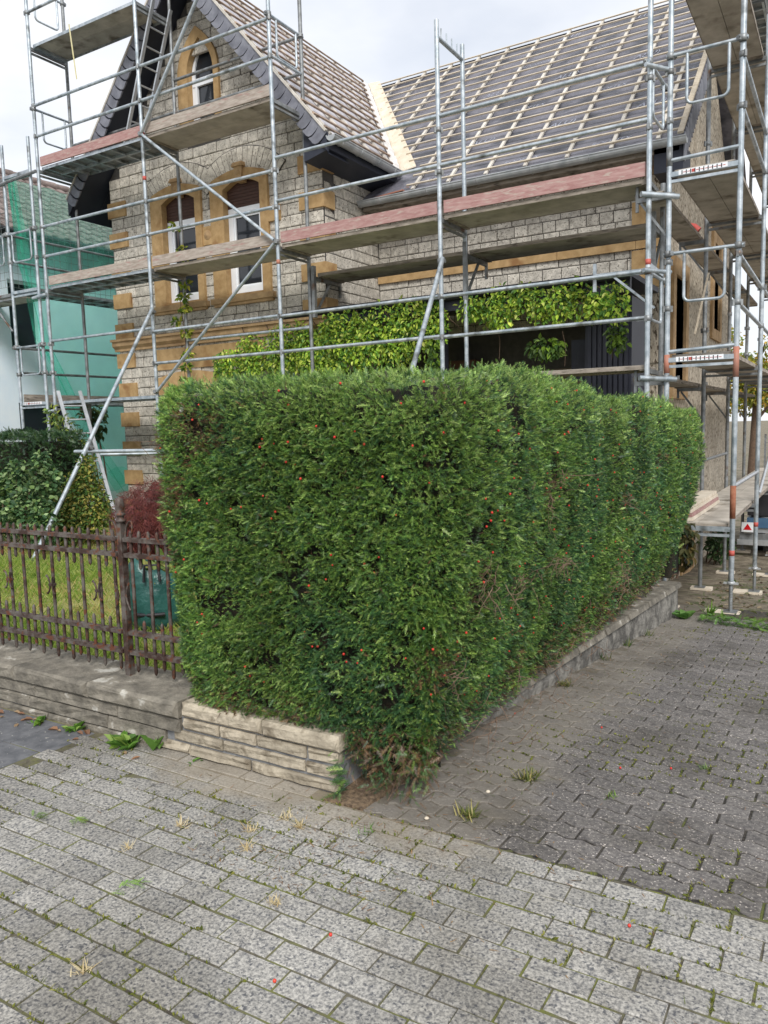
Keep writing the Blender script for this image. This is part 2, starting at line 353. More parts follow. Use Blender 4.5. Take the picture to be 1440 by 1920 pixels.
ROSE = [rosette(11, .02, .018, .0034, s_) for s_ in range(10)]
ROSE_F = [rosette(8, .026, .022, .0060, s_+40) for s_ in range(4)]
YEW = [yew_spray(9, .056, .018, .0034, s_) for s_ in range(8)]
YEW_S = [yew_spray(7, .045, .019, .0038, s_+9) for s_ in range(4)]
YEW_F = [yew_spray(6, .05, .022, .0058, s_+19) for s_ in range(4)]
def leaf_t(ln, w, fold=.25, tip=.2):
    q = []
    for s_ in (-1, 1):
        q.append([(0, 0, 0), (ln*.3, s_*w*.5, fold*w), (ln*.65, s_*w*.42, fold*w*.8-tip*ln*.2), (ln, 0, -tip*ln)])
    return T(q, [-.1, .1, .1, .1])
LEAF = [leaf_t(1, .5), leaf_t(1, .42, .1, .3), leaf_t(1, .58, .35, .1)]
ROUND = [leaf_t(1, .8, .1, .1), leaf_t(1, .7, .2, .2)]
LACE = [T([[(0, -.02, 0), (0, .02, 0), (.9*math.cos(a), .9*math.sin(a)+.03, -.3), (.9*math.cos(a), .9*math.sin(a)-.03, -.3)] for a in np.linspace(-1, 1, 5)])]
BLADE = [T([[(0, -.06, 0), (0, .06, 0), (.55, .045, b*.3), (.55, -.045, b*.3)], [(.55, -.045, b*.3), (.55, .045, b*.3), (1, .006, b), (1, -.006, b)]]) for b in (.1, .35, -.2)]

# ================================================================== THE SETTING
YARD = [(-60, -.75), (9.30, -.75), (9.42, -.58), (11.7, -.86), (14.5, -1.1), (500, -1.1)]
def yz(y): return float(np.interp(y, [a for a, b in YARD], [b for a, b in YARD]))
gm = MB(); gm.add([(x, y, z) for y, z in YARD for x in (-300, -4, 6, 300)], [(i*4+k, i*4+k+1, i*4+k+5, i*4+k+4) for i in range(5) for k in range(3)])
tag(gm.build('ground', M_dirt), kind='structure')
# pavement bed and its blocks
pv = MB(); pv.box(-9, 3.2, -2.5, 2.585, -.3, -.0045)
pv.box(-9, -1.86, 2.585, 2.66, -.3, -.0045); pavement = tag(pv.build('pavement', M_joint), kind='structure')
def bevel_block(outline, h, bev, drop):
    """block with a chamfered top: outline (list of xy) is full size; top ring inset by bev"""
    n = len(outline); c = Vector((sum(p[0] for p in outline)/n, sum(p[1] for p in outline)/n))
    top = []
    for i, p in enumerate(outline):
        a = Vector(outline[i-1]); b = Vector(outline[(i+1) % n]); t = (b-a).normalized(); nn = Vector((-t.y, t.x))
        top.append(Vector(p)+nn*bev)
    v = [(p[0], p[1], -h) for p in outline]+[(p[0], p[1], -drop) for p in outline]+[(p.x, p.y, 0) for p in top]
    f = [(i, (i+1) % n, n+(i+1) % n, n+i) for i in range(n)]+[(n+i, n+(i+1) % n, 2*n+(i+1) % n, 2*n+i) for i in range(n)]
    f.append(tuple(range(2*n, 3*n))); return v, f
hw, hh = .0965, .0465
pav_v, pav_f = bevel_block([(-hw,-hh),(hw,-hh),(hw,hh),(-hw,hh)], .05, .004, .003)
mb = MB(); mb.add(pav_v, pav_f); pav_me = unit_mesh('paver', mb, M_paver)
slots = []
for r in range(-16, 20):
    y = 2.575-.05-.1*r
    if y > 2.66: continue
    for c in range(-40, 22):
        x = -.37+.2*c+(.1 if r % 2 else 0)
        if x < -8.5 or x > 3: continue
        if y > 2.58 and x > -1.95: continue
        if -5.6 < x < -3.42 and y > 2.03: continue
        slots.append((x, y))
def inframe(p, m=60):
    q = Vector(p)-Vector((0, 0, H)); w = q.dot(fw)
    if w < .2: return False
    X = 720+1450*q.dot(cr)/w; Y_ = 960-1450*q.dot(cu)/w
    return -m < X < 1440+m and -m < Y_ < 1920+m
vis = sorted([s_ for s_ in slots if inframe((s_[0], s_[1], 0))], key=lambda s_: s_[0]**2+s_[1]**2)[:300]
vs_ = set(vis); rest = MB()
def jit(x, y, z=0, a=.014, t=.016, dz=.003):
    return Matrix.Translation((x+random.uniform(-.002, .002), y+random.uniform(-.002, .002), z+random.uniform(-dz, dz*.6))) @ Matrix.Rotation(random.gauss(0, a), 4, 'Z') @ Matrix.Rotation(random.gauss(0, t), 4, 'X') @ Matrix.Rotation(random.gauss(0, t*.5), 4, 'Y')
for s_ in slots:
    Mx = jit(*s_)
    if s_ in vs_: inst('paver', pav_me, Mx, pavement)
    else: rest.add([Mx @ Vector(v) for v in pav_v], pav_f)
rest.build('pavers', M_paver, pavement, 'stuff')
# dark slabs at the left
for i in range(7):
    for j in range(2):
        v, f = bevel_block([(-.148,-.148),(.148,-.148),(.148,.148),(-.148,.148)], .05, .004, .003)
        x, y = -3.58-.3*i-(.05 if j else 0), 2.475-.3*j
        o = MB().add(v, f).build('slab', M_slab, pavement); o.matrix_basis = jit(x, y, .001, .004, .004)

# driveway, falling away to the back
SL = .083
dz = lambda y: -max(0, min(y, 9.4)-2.6)*SL
dv = MB(); xs0, xs1 = -1.75, 4.0
dv.add([(xs0,2.585,-.0055),(xs1,2.585,-.0055),(xs1,9.4,dz(9.4)-.0055),(xs0-.05,9.4,dz(9.4)-.0055),(xs0,2.585,-.4),(xs1,2.585,-.4),(xs1,9.4,-1),(xs0-.05,9.4,-1)],
       [(0,1,2,3),(4,5,1,0),(5,6,2,1),(6,7,3,2),(7,4,0,3)])
drive = tag(dv.build('driveway', M_joint2), kind='structure')
LW, WW = .225, .1125
def wavy(n=8, m=2):
    g_ = .0025; o = []
    fx = lambda y: 0.013*math.sin(2*PI*y/WW); fy = lambda x: .0135*math.sin(4*PI*x/LW)
    for i in range(n): x = -LW/2+LW*i/n; o.append((x, -WW/2+fy(x)))
    for i in range(m): y = -WW/2+WW*i/m; o.append((LW/2+fx(y), y+fy(LW/2)))
    for i in range(n): x = LW/2-LW*i/n; o.append((x, WW/2+fy(x)))
    for i in range(m): y = WW/2-WW*i/m; o.append((-LW/2+fx(y), y+fy(-LW/2)))
    return [(x*.955, y*.915) for x, y in o]
wav_v, wav_f = bevel_block(wavy(), .05, .004, .003)
mb = MB(); mb.add(wav_v, wav_f); wav_me = unit_mesh('wavy_block', mb, M_wavy)
slots = []
for r in range(0, 54):
    y = 2.585+WW*.56+WW*r
    if y > 8.75: break
    for c in range(-12, 26):
        x = -.3+LW*c+(LW/2 if r % 2 else 0)
        if x < -1.72+.025*(y-2.6) or x > 3.4: continue
        slots.append((x, y))
key = lambda s_: (s_[0]**2+s_[1]**2)
vis = sorted([s_ for s_ in slots if inframe((s_[0], s_[1], dz(s_[1])), 20)], key=key)[:300]; vs_ = set(vis); rest = MB()
tilt = Matrix.Rotation(-math.atan(SL), 4, 'X')
for s_ in slots:
    Mx = Matrix.Translation((s_[0], s_[1], dz(s_[1])+random.uniform(-.003, .001))) @ tilt @ Matrix.Rotation(random.gauss(0, .008), 4, 'Z') @ Matrix.Rotation(random.gauss(0, .012), 4, 'X')
    if s_ in vs_: inst('wavy_block', wav_me, Mx, drive)
    else: rest.add([Mx @ Vector(v) for v in wav_v], wav_f)
rest.build('wavy_blocks', M_wavy, drive, 'stuff')

# garden terrace
GZ = .06
gd = MB(); gd.box(-40, -2.75, 2.86, 8.95, -.6, GZ); gd.box(-40, -2.5, 8.95, 18.9, -.6, GZ)
garden = tag(gd.build('lawn', M_lawn), kind='structure')
tag(MB().box(-2.745, -1.9, 2.9, 8.9, -.6, .03).build('soil', M_earth), kind='structure')
tag(MB().box(-1.9, -1.70, 2.587, 3.02, -.3, .004).build('soil', mat('litter_soil', S(90,76,62), S(136,116,92), 45, .95, 1., 70, c3=S(80,64,52), s3=50, bdist=.012)), kind='structure')
n = 60000
P = np.stack([rng.uniform(-10.5, -2.9, n), 2.95+4.6*rng.random(n)**1.3, np.full(n, GZ)], 1)
dry = vnoise(P, 1.1)*.6+vnoise(P, 3.)*.4; thin = rng.random(n) > np.clip(dry*1.3+.25, 0, .8)
P = P[thin]; n = len(P)
dryk = (vnoise(P, 1.1)*.6+vnoise(P, 4.)*.4+rng.normal(0, .25, n)) > .18
C = np.where(dryk[:, None], pal([(188,178,112),(176,162,104),(150,150,80)], n=n), pal([(122,150,58),(146,168,74),(164,176,96),(100,132,50)], n=n))
a = rng.uniform(0, 2*PI, n)
D = np.stack([np.cos(a)*.7, np.sin(a)*.7, rng.uniform(.5, 1.3, n)], 1)
scatter('grass', BLADE, P, D, np.stack([-np.sin(a), np.cos(a), np.full(n, .3)], 1), rng.uniform(.05, .1, n), C, M_leaf)
bpy.data.objects['grass']['label'] = 'short patchy lawn grass behind the iron fence'

# ================================================================== BOUNDARY WALL
bw = thing('boundary_wall', (-3, 2.7, 0), 'low street wall of stone blocks under the iron fence', 'wall')
MB().box(-9, -1.872, 2.662, 2.96, -.2, .196).build('core', M_mortar, bw)
def stone(name, x0, x1, y0, y1, z0, z1, M_, parent, b=.008, j=.006, top=False):
    """rough dressed block: front face broken into a jittered 3x2 grid"""
    nx = max(2, int((x1-x0)/.09)); v = []; f = []
    xs = [x0+b+(x1-x0-2*b)*i/nx for i in range(nx+1)]; zs = [z0+b, (z0+z1)/2, z1-b]
    o = [(x0, y0+b*1.2, z0), (x1, y0+b*1.2, z0), (x1, y0+b*1.2, z1), (x0, y0+b*1.2, z1), (x0, y1, z0), (x1, y1, z0), (x1, y1, z1), (x0, y1, z1)]
    g0 = 8; v += o
    for zi in zs:
        for xi in xs: v.append((xi+random.uniform(-j, j), y0+random.uniform(-j, j)*1.2, zi+random.uniform(-j, j)*.6))
    w = nx+1
    for r_ in range(2):
        for i in range(nx): f.append((g0+r_*w+i, g0+r_*w+i+1, g0+(r_+1)*w+i+1, g0+(r_+1)*w+i))
    f.append((0, 1)+tuple(g0+i for i in range(nx, -1, -1))); f.append((2, 3)+tuple(g0+2*w+i for i in range(nx+1)))
    f.append((3, 0, g0, g0+w, g0+2*w)); f.append((1, 2, g0+2*w+nx, g0+w+nx, g0+nx))
    f += [(4,5,1,0),(7,3,2,6),(4,0,3,7),(1,5,6,2),(5,4,7,6)]
    mb = MB(); mb.add(v, f); return mb.build(name, M_, parent)
# corner stretch in tan stone, three courses
rows = [(.004, .052, [-3.12,-2.75,-2.36,-1.86]), (.067, .118, [-2.86,-2.53,-2.04,-1.872]), (.133, .186, [-2.79,-2.55,-2.32,-2.03,-1.86])]
for z0, z1, xs in rows:
    for a_, b_ in zip(xs, xs[1:]): stone('stone', a_+.005, b_-.005, 2.644+random.uniform(-.006, .005), 2.70, z0, z1, M_tan, bw)
for a_, b_ in [(-2.79,-2.28),(-2.275,-1.845)]: stone('coping_stone', a_, b_-.004, 2.632+random.uniform(-.004, .004), 2.98, .196, .268, M_tan, bw, .014, .005)
# older grey stretch to the left
x = -2.80
while x > -8.6:
    w = random.uniform(.55, .8); stone('coping_stone', x-w, x-.005, 2.615, 2.985, .185, .272, M_grey, bw, .016, .004); x -= w
for z0, z1, xx in ((.11, .178, -2.80), (.035, .104, -2.91), (-.03, .029, -3.06)):
    x = xx
    while x > -8.6:
        w = random.uniform(.42, .8); stone('stone', x-w, x-.006, 2.64+random.uniform(-.006, .006), 2.69, z0, z1, M_grey, bw, .008, .005); x -= w

# retaining wall beside the drive
rw = thing('retaining_wall', (-1.6, 6, -.3), 'low crumbling plastered wall beside the driveway under the hedge', 'wall')
n = 34; vs_ = []; mb = MB(); cp = MB()
for i in range(n):
    t = i/(n-1); y = 2.98+t*5.62; x = -1.80+t*.30; zt = .0-.026*(y-3); zb = dz(y)-.05
    xx = x+.012*math.sin(i*2.1)+random.uniform(-.006, .006)
    vs_ += [(xx, y, zb), (xx+random.uniform(-.01, .01), y, (zb+zt)/2), (xx-.012, y, zt-.045), (xx-.3, y, zt-.045), (xx-.3, y, zb)]
fs = [(i*5+k, (i+1)*5+k, (i+1)*5+k+1, i*5+k+1) for i in range(n-1) for k in range(4)]+[(0,1,2,3,4), tuple(n*5-1-k for k in range(5))]
mb.add(vs_, fs); mb.build('wall_face', M_retain, rw)
m = 9
for i in range(m):
    t0, t1 = i/m+.003, (i+1)/m-.003
    y0, y1 = 2.98+t0*5.64, 2.98+t1*5.64; x0, x1 = -1.795+t0*.31, -1.795+t1*.31; z0, z1 = .002-.026*(y0-3), .002-.026*(y1-3)
    v = [(x0-.26,y0,z0-.045),(x0+.012,y0,z0-.045),(x1+.012,y1,z1-.045),(x1-.26,y1,z1-.045),(x0-.26,y0,z0),(x0-.005,y0,z0),(x1-.005,y1,z1),(x1-.26,y1,z1)]
    MB().add(v, [(0,3,2,1),(4,5,6,7),(0,1,5,4),(1,2,6,5),(2,3,7,6),(3,0,4,7)]).build('coping_stone', M_grey, rw)

# ================================================================== IRON FENCE
FY = 2.83; FB = .268
fn_ = thing('iron_fence', (-4, FY, FB), 'rusty wrought iron picket fence standing on the street wall', 'fence')
XR = -2.72; FP = -3.365
for z in (1.03, .945, .515, .405):
    MB().box(-8.4, FP-.028, FY-.02, FY+.02, z-.011, z+.011).build('rail', M_iron, fn_)
    MB().box(FP+.028, XR, FY-.02, FY+.02, z-.011, z+.011).build('rail', M_iron, fn_)
def picket_mesh(z0, z1, r):
    mb = MB(); mb.lathe([(0, z0-.008), (r*.7, z0), (r, z0+.01), (r, z1-.01), (r*.7, z1), (0, z1+.008)], (0, 0, 0), 8); return unit_mesh('picket', mb, M_iron)
pm_long = picket_mesh(.30, 1.075, .0098); pm_top = picket_mesh(.875, 1.075, .0098); pm_low = picket_mesh(.335, .585, .0098)
scr = MB()
for s_ in (-1, 1):
    for e in (-1, 1):
        scr.tube([(0.010*s_, -.012, .0), (.012*s_, -.014, .02*e), (.018*s_, -.015, .04*e), (.032*s_, -.016, .055*e), (.036*s_, -.016, .048*e)], .0055, 6)
scr.box(-.016, .016, -.02, .012, -.007, .007)
scr_me = unit_mesh('scroll', scr, M_iron)
for i in range(-4, 38):
    xl = FP-.068-.136*i
    if xl > XR: continue
    inst('picket', pm_long, Matrix.Translation((xl, FY, 0)) @ Matrix.Rotation(random.gauss(0, .004), 4, 'Y'), fn_)
    xs_ = xl-.068
    if abs(xs_-FP) > .04 and xs_ < XR:
        inst('picket', pm_top, Matrix.Translation((xs_, FY, 0)), fn_); inst('picket', pm_low, Matrix.Translation((xs_, FY, 0)), fn_)
    if i >= 0 and i % 3 == 1: inst('scroll', scr_me, Matrix.Translation((xl-0*.136, FY-.004, .73)), fn_)
for px_ in (FP, FP-2.1*2.05):
    ps = MB(); ps.box(px_-.018, px_+.018, FY-.018, FY+.018, .2, 1.12); post = ps.build('post', M_iron, fn_)
    fi = MB(); fi.lathe([(.016, 1.12), (.028, 1.123), (.029, 1.134), (.019, 1.140), (.019, 1.156), (.029, 1.160), (.028, 1.170), (.019, 1.174), (.024, 1.195), (.026, 1.215), (.023, 1.238), (.015, 1.252), (.007, 1.258), (0, 1.262)], (px_, FY, 0), 14); fi.build('finial', M_iron, post)
    for s_ in (-1, 1):
        cs = MB(); cs.tube([(px_+s_*(.028+.05*(1-math.cos(t))*.75), FY, 1.02+.075*math.sin(t)+.02*t) for t in np.linspace(0, 2.2, 8)]+[(px_+s_*(.085), FY, 1.068), (px_+s_*.074, FY, 1.06), (px_+s_*.07, FY, 1.07)], .006, 6); cs.build('scroll', M_iron, post)
        c2 = MB(); c2.tube([(px_+s_*(.03+.028*abs(t)**1.5), FY-.02, .72+.075*t) for t in np.linspace(-1, 1, 9)], .006, 6); c2.build('scroll', M_iron, post)

# ================================================================== YEW HEDGE
HX0, HX1 = -2.90, -1.30
hedge = thing('yew_hedge', (-2, 5.5, .1), 'tall clipped yew hedge with red berries along the driveway', 'hedge')
def outline_pts():
    """plan outline, closed, counter-clockwise from the far left: list of (x,y,nx,ny,side)"""
    pts = []; Yf, Yb = 2.648, 8.95; R = .22; Rb = .2; Rl = .14
    def arc(cx, cy, r, a0, a1, n, sd_):
        for i in range(n):
            a = a0+(a1-a0)*i/n; pts.append((cx+r*math.cos(a), cy+r*math.sin(a), math.cos(a), math.sin(a), sd_))
    def lin(x0, y0, x1, y1, nx_, ny_, n, sd_):
        for i in range(n): t = i/n; pts.append((x0+(x1-x0)*t, y0+(y1-y0)*t, nx_, ny_, sd_))
    lin(HX0, Yb-Rb, HX0, Yf+Rl, -1, 0, 60, 0); arc(HX0+Rl, Yf+Rl, Rl, PI, 1.5*PI, 8, 1)
    lin(HX0+Rl, Yf, HX1-R, Yf, 0, -1, 24, 1); arc(HX1-R, Yf+R, R, 1.5*PI, 2*PI, 16, 2)
    lin(HX1, Yf+R, HX1-.05, Yb-Rb, 1, 0, 64, 3); arc(HX1-.05-Rb, Yb-Rb, Rb, 0, .5*PI, 8, 3)
    lin(HX1-.05-Rb, Yb, HX0+Rb, Yb, 0, 1, 14, 4); arc(HX0+Rb, Yb-Rb, Rb, .5*PI, PI, 8, 4)
    return np.array(pts)
OUT = outline_pts()
seg = np.linalg.norm(np.roll(OUT[:, :2], -1, 0)-OUT[:, :2], axis=1)
htop = lambda x, y: 1.84-.07*np.clip((-2.62-x)/.3, 0, 1)**2-.028*(y-2.7)+.03*np.sin(y*2.3+x)+.02*np.sin(y*5.1-2*x)
def hbot(x, y, sd_): return np.where(sd_ <= 2, np.interp(x, [-1.95, -1.72], [.262, .05]), np.where(sd_ > 9, 0, -.026*(y-3)+.03))
def hedge_surface(u_idx, fr, t):
    """u_idx index in OUT, fr 0..1 to next, t 0..1 up the side -> P, Nrm"""
    A = OUT[u_idx]; B = OUT[(u_idx+1) % len(OUT)]
    xy = A[:, :2]*(1-fr[:, None])+B[:, :2]*fr[:, None]; nn = nrm(A[:, 2:4]*(1-fr[:, None])+B[:, 2:4]*fr[:, None]); sd_ = A[:, 4]
    zt = htop(xy[:, 0], xy[:, 1]); zb = hbot(xy[:, 0], xy[:, 1], sd_); z = zb+(zt-zb)*t
    k = np.where(sd_ <= 2, .10+.22*np.clip((-2.6-xy[:, 0])/.25, 0, 1)+.75*np.clip((xy[:, 0]+1.95)/.5, 0, 1)**1.3, np.where(sd_ == 2, .8, np.where(sd_ == 3, 1., .3)))
    ins = k*np.interp(t, [0, .1, .25, .45, .7, 1], [.34, .29, .18, .07, .0, .0])
    rt = np.clip((t-.90)/.10, 0, 1); ins = ins+.07*(1-np.sqrt(np.maximum(0, 1-rt**2)))
    P = np.stack([xy[:, 0]-nn[:, 0]*ins, xy[:, 1]-nn[:, 1]*ins, z], 1)
    n3 = np.stack([nn[:, 0], nn[:, 1], rt*1.0-np.clip(.25-t, 0, .25)*1.2], 1)
    return P, nrm(n3), sd_
def relief(P, sd_):
    col = np.where(sd_ == 3, vnoise(P*np.array([1, 1, .22]), 3.2, 5)*.024+vnoise(P*np.array([1, 1, .3]), 8, 3)*.016, 0)
    return vnoise(P, 2.2, 1)*.018+vnoise(P, 6., 2)*.016+vnoise(P, 14., 9)*.014+col
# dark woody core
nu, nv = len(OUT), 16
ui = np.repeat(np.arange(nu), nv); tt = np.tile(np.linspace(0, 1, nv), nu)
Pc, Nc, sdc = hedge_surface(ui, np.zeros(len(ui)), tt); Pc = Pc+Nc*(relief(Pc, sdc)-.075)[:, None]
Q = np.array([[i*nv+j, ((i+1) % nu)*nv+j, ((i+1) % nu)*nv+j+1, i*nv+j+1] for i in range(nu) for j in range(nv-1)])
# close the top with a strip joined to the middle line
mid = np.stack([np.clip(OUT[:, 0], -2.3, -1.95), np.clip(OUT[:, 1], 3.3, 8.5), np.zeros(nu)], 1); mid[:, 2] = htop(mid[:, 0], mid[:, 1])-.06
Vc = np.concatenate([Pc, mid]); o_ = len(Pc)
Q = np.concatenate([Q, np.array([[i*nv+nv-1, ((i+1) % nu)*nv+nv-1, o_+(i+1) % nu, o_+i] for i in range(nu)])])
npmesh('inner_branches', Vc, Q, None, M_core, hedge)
def yew_cols(P, bright, n, sd_):
    A = pal([(104,136,58),(86,122,56),(70,104,54),(52,84,46),(124,150,68)], [.24, .27, .22, .15, .12], n)
    B = pal([(58,96,56),(48,82,50),(70,108,60),(88,122,64)], None, n)
    tip = pal([(138,168,86),(124,156,78),(150,174,96)], None, n)
    f = (1.3*vnoise(P*np.array([1, 1, .3]), 2.1, 21)+.5*vnoise(P, 5, 31)+rng.normal(0, .22, n)+np.where(sd_ >= 3, .2, 0)) > .1
    C = np.where(f[:, None], B, A); k = rng.random(n) < bright; C = np.where(k[:, None], tip, C)
    return C*rng.uniform(.75, 1.35, n)[:, None]*(1+.25*np.clip(vnoise(P*np.array([1, 1, .45]), 2.6, 77)+.4*vnoise(P, 6, 3), -1, 1))[:, None]
def place(nn_, wsel, tm, dens, depth, scl, outw, bright, name, brown=None, spread=.75, hole=.46):
    w = seg*wsel(OUT); w = w/w.sum(); ui = rng.choice(len(OUT), nn_, p=w); fr = rng.random(nn_); t = rng.random(nn_)**.97
    P, Nn, sd_ = hedge_surface(ui, fr, t); dep = rng.uniform(*depth, nn_)
    rl = relief(P, sd_)+.022*np.abs(vnoise(P, 19, 33)); P0 = P.copy(); P = P+Nn*(rl+dep)[:, None]
    up = np.array([0, 0, 1.]); D = Nn*outw+up*rng.uniform(-.25, .75, nn_)[:, None]+rng.normal(0, spread, (nn_, 3)); D = nrm(D)
    D = np.where(((D*Nn).sum(1) < -.1)[:, None], D+Nn*.6, D)
    U = Nn*.7+up*.6+rng.normal(0, .45, (nn_, 3)); C = yew_cols(P0, bright+.4*np.clip((t-.8)/.15, 0, 1), nn_, sd_)
    bz = np.zeros(nn_)
    for (cx, cy, cz, r_, amt) in BARE:
        d = np.sqrt(((P0-np.array([cx, cy, cz]))**2).sum(1))/r_; bz = np.maximum(bz, amt*np.clip(1.15-d+.35*vnoise(P0, 9, 4), 0, 1))
    low = np.clip((.16-t)/.16, 0, 1)*.75*np.clip(.5+vnoise(P0, 3, 8), 0, 1); bz = np.maximum(bz, low)
    holes_ = vnoise(P0*np.array([1, 1, 1.25]), 15, 70)+.5*vnoise(P0, 31, 12); kill = (rng.random(nn_) < bz*.72) | ((holes_ > hole) & (rng.random(nn_) < .9)); br = rng.random(nn_) < bz*.9+.012
    C = np.where(br[:, None], pal([(110,84,58),(92,70,54),(132,104,70),(84,66,52)], None, nn_), C)
    k = ~kill
    return scatter(name, tm, P[k], D[k], U[k], (np.full(nn_, scl)*rng.uniform(.7, 1.25, nn_))[k], C[k], M_needle, hedge, 'stuff', .3)
BARE = [(-2.86, 2.72, 1.5, .15, .95), (-2.6, 2.68, 1.58, .15, .9), (-2.8, 2.7, 1.3, .15, .8), (-2.85, 2.75, 1.1, .12, .6), (-2.84, 2.8, .95, .12, .5), (-1.72, 2.8, .16, .16, .7), (-1.45, 2.85, .55, .13, .5),
        (-2.5, 2.72, .3, .2, .45), (-1.33, 3.0, .9, .12, .6), (-2.1, 2.73, .28, .12, .6), (-1.42, 2.9, 1.0, .08, .7)]
BARE += [(-1.5, 3.4+.6*i, .12, .22, .7) for i in range(9)]+[(-1.32, random.uniform(3.4, 8.6), random.uniform(.4, 1.5), random.uniform(.05, .1), .6) for i in range(14)]
front = lambda O: ((O[:, 4] == 1) | (O[:, 4] == 2)).astype(float)
near = lambda O: ((O[:, 4] == 3) & (O[:, 1] < 5.2)).astype(float)
far = lambda O: ((O[:, 4] == 3) & (O[:, 1] >= 5.2)).astype(float)
back = lambda O: ((O[:, 4] == 0) | (O[:, 4] == 4)).astype(float)
place(13000, front, YEW, 0, (-.05, .004), .72, .8, .05, 'foliage', spread=.6)
place(42000, front, ROSE, 0, (-.04, .012), .8, 1.4, .16, 'foliage', spread=.5)
place(8000, front, YEW, 0, (-.01, .012), .55, 1.1, .3, 'foliage', spread=.6)
place(14000, near, YEW_S, 0, (-.045, .004), .75, .8, .06, 'foliage', spread=.6)
place(34000, near, ROSE, 0, (-.035, .012), .78, 1.4, .18, 'foliage', spread=.5)
place(14000, far, YEW_F, 0, (-.045, .006), .72, .8, .08, 'foliage', spread=.6)
place(30000, far, ROSE_F, 0, (-.035, .014), .72, 1.4, .18, 'foliage', spread=.5)
place(6000, back, YEW_F, 0, (-.05, .03), 1.4, .8, .12, 'foliage')
n = 15000; P = np.stack([rng.uniform(HX0+.06, HX1-.06, n), 2.78+6.1*rng.random(n)**1.35, np.zeros(n)], 1)
kx = (P[:, 1] > 3.05) | (P[:, 0] < HX1-.3); P = P[kx]; n = len(P)
P[:, 2] = htop(P[:, 0], P[:, 1])-.02+relief(P, np.ones(n))*.8+rng.uniform(-.03, .04, n)
D = np.stack([rng.normal(0, .6, n), rng.normal(-.1, .6, n), rng.uniform(.25, 1.2, n)], 1)
scatter('foliage', YEW, P, D, rng.normal(0, 1, (n, 3))+np.array([0, -.3, .5]), rng.uniform(.4, .75, n), yew_cols(P, .55, n, np.ones(n)), M_needle, hedge, 'stuff', .25)
# overhanging sprays at the bottom corner
n = 420; P = np.stack([-1.84+rng.random(n)**1.2*.36, 2.66+rng.uniform(0, .25, n), rng.uniform(.03, .26, n)], 1); P[:, 2] *= np.clip(1.15-(P[:, 0]+1.84)*.6, .3, 1.2)
D = np.stack([rng.normal(.1, .6, n), rng.normal(-.6, .4, n), rng.uniform(-1., .1, n)], 1)
C = np.where((rng.random(n) < .5)[:, None], pal([(104,82,60),(86,68,52),(120,94,66)], None, n), yew_cols(P, .05, n, np.ones(n))*.8)
scatter('foliage', YEW, P, D, np.tile([0, -.6, .8], (n, 1))+rng.normal(0, .4, (n, 3)), rng.uniform(.45, .85, n), C, M_needle, hedge, 'stuff', .25)
n = 26; P = np.stack([-1.86+rng.random(n)*.06, 2.62+rng.uniform(0, .05, n), rng.uniform(.0, .16, n)], 1); D = np.stack([rng.normal(-.6, .3, n), rng.normal(-.5, .3, n), rng.uniform(-.5, .3, n)], 1)
scatter('foliage', YEW, P, D, np.tile([0, -.5, .9], (n, 1)), rng.uniform(.8, 1.2, n), yew_cols(P, .1, n, np.ones(n)), M_needle, hedge, 'stuff', .25)
# bare twigs in the thin places
tw = MB()
def twig(p, d, ln, r):
    p = Vector(p); d = Vector(d).normalized(); pts = [p.copy()]
    for i in range(4):
        d = (d+Vector((random.gauss(0, .28), random.gauss(0, .28), random.gauss(0, .28)))).normalized(); p = p+d*ln/4; pts.append(p.copy())
    tw.tube(pts, [r, r*.85, r*.7, r*.5, r*.25], 4, False); return pts
for (cx, cy, cz, r_, amt) in BARE:
    if cy > 5.5: continue
    for k in range(int(34*amt*(2.6 if cz < .2 and cy < 3 else 1))):
        p = (cx+random.gauss(0, r_*.45), cy+.05+abs(random.gauss(0, .04)), max(.02, cz+random.gauss(0, r_*.5)))
        pts = twig(p, (random.gauss(.1, .5), -.6+random.gauss(0, .4), random.gauss(-.1, .6)), random.uniform(.08, .2), random.uniform(.0012, .003))
        if random.random() < .6: twig(pts[2], (random.gauss(0, .6), -.4, random.gauss(0, .6)), random.uniform(.05, .1), .0012)
tw.build('twigs', mat('twig', S(104,84,70), S(138,116,98), 30, .9), hedge, 'stuff', False)
# stub of a stem poking from the top and cut ends
for (x, y) in ((-2.16, 2.8), (-2.42, 2.78), (-1.95, 2.83)):
    MB().tube([(x, y, htop(x, y)-.22), (x+.006, y-.03, htop(x, y)-.1), (x+.004, y-.03, htop(x, y)+.02)], [.006, .006, .005], 6).build('branch', M_bark, hedge)
# berries
bm_ = MB(); nb = 330
w = seg*((OUT[:, 4] >= 1) & (OUT[:, 4] <= 3)); w = w*np.where(OUT[:, 4] <= 2, 1.6, np.where(OUT[:, 1] < 6.5, 1.5, 1.)); w = w/w.sum()
ui = rng.choice(len(OUT), nb, p=w); P, Nn, sd_ = hedge_surface(ui, rng.random(nb), .12+.86*rng.random(nb)); P = P+Nn*(relief(P, sd_)+rng.uniform(.005, .035, nb))[:, None]
for p in P:
    r_ = random.uniform(.0042, .0062); bm_.lathe([(0, -r_), (r_*.75, -r_*.7), (r_, 0), (r_*.8, r_*.65), (r_*.3, r_*.95)], tuple(p), 6)
bm_.build('berries', M_berry, hedge, 'stuff', False)

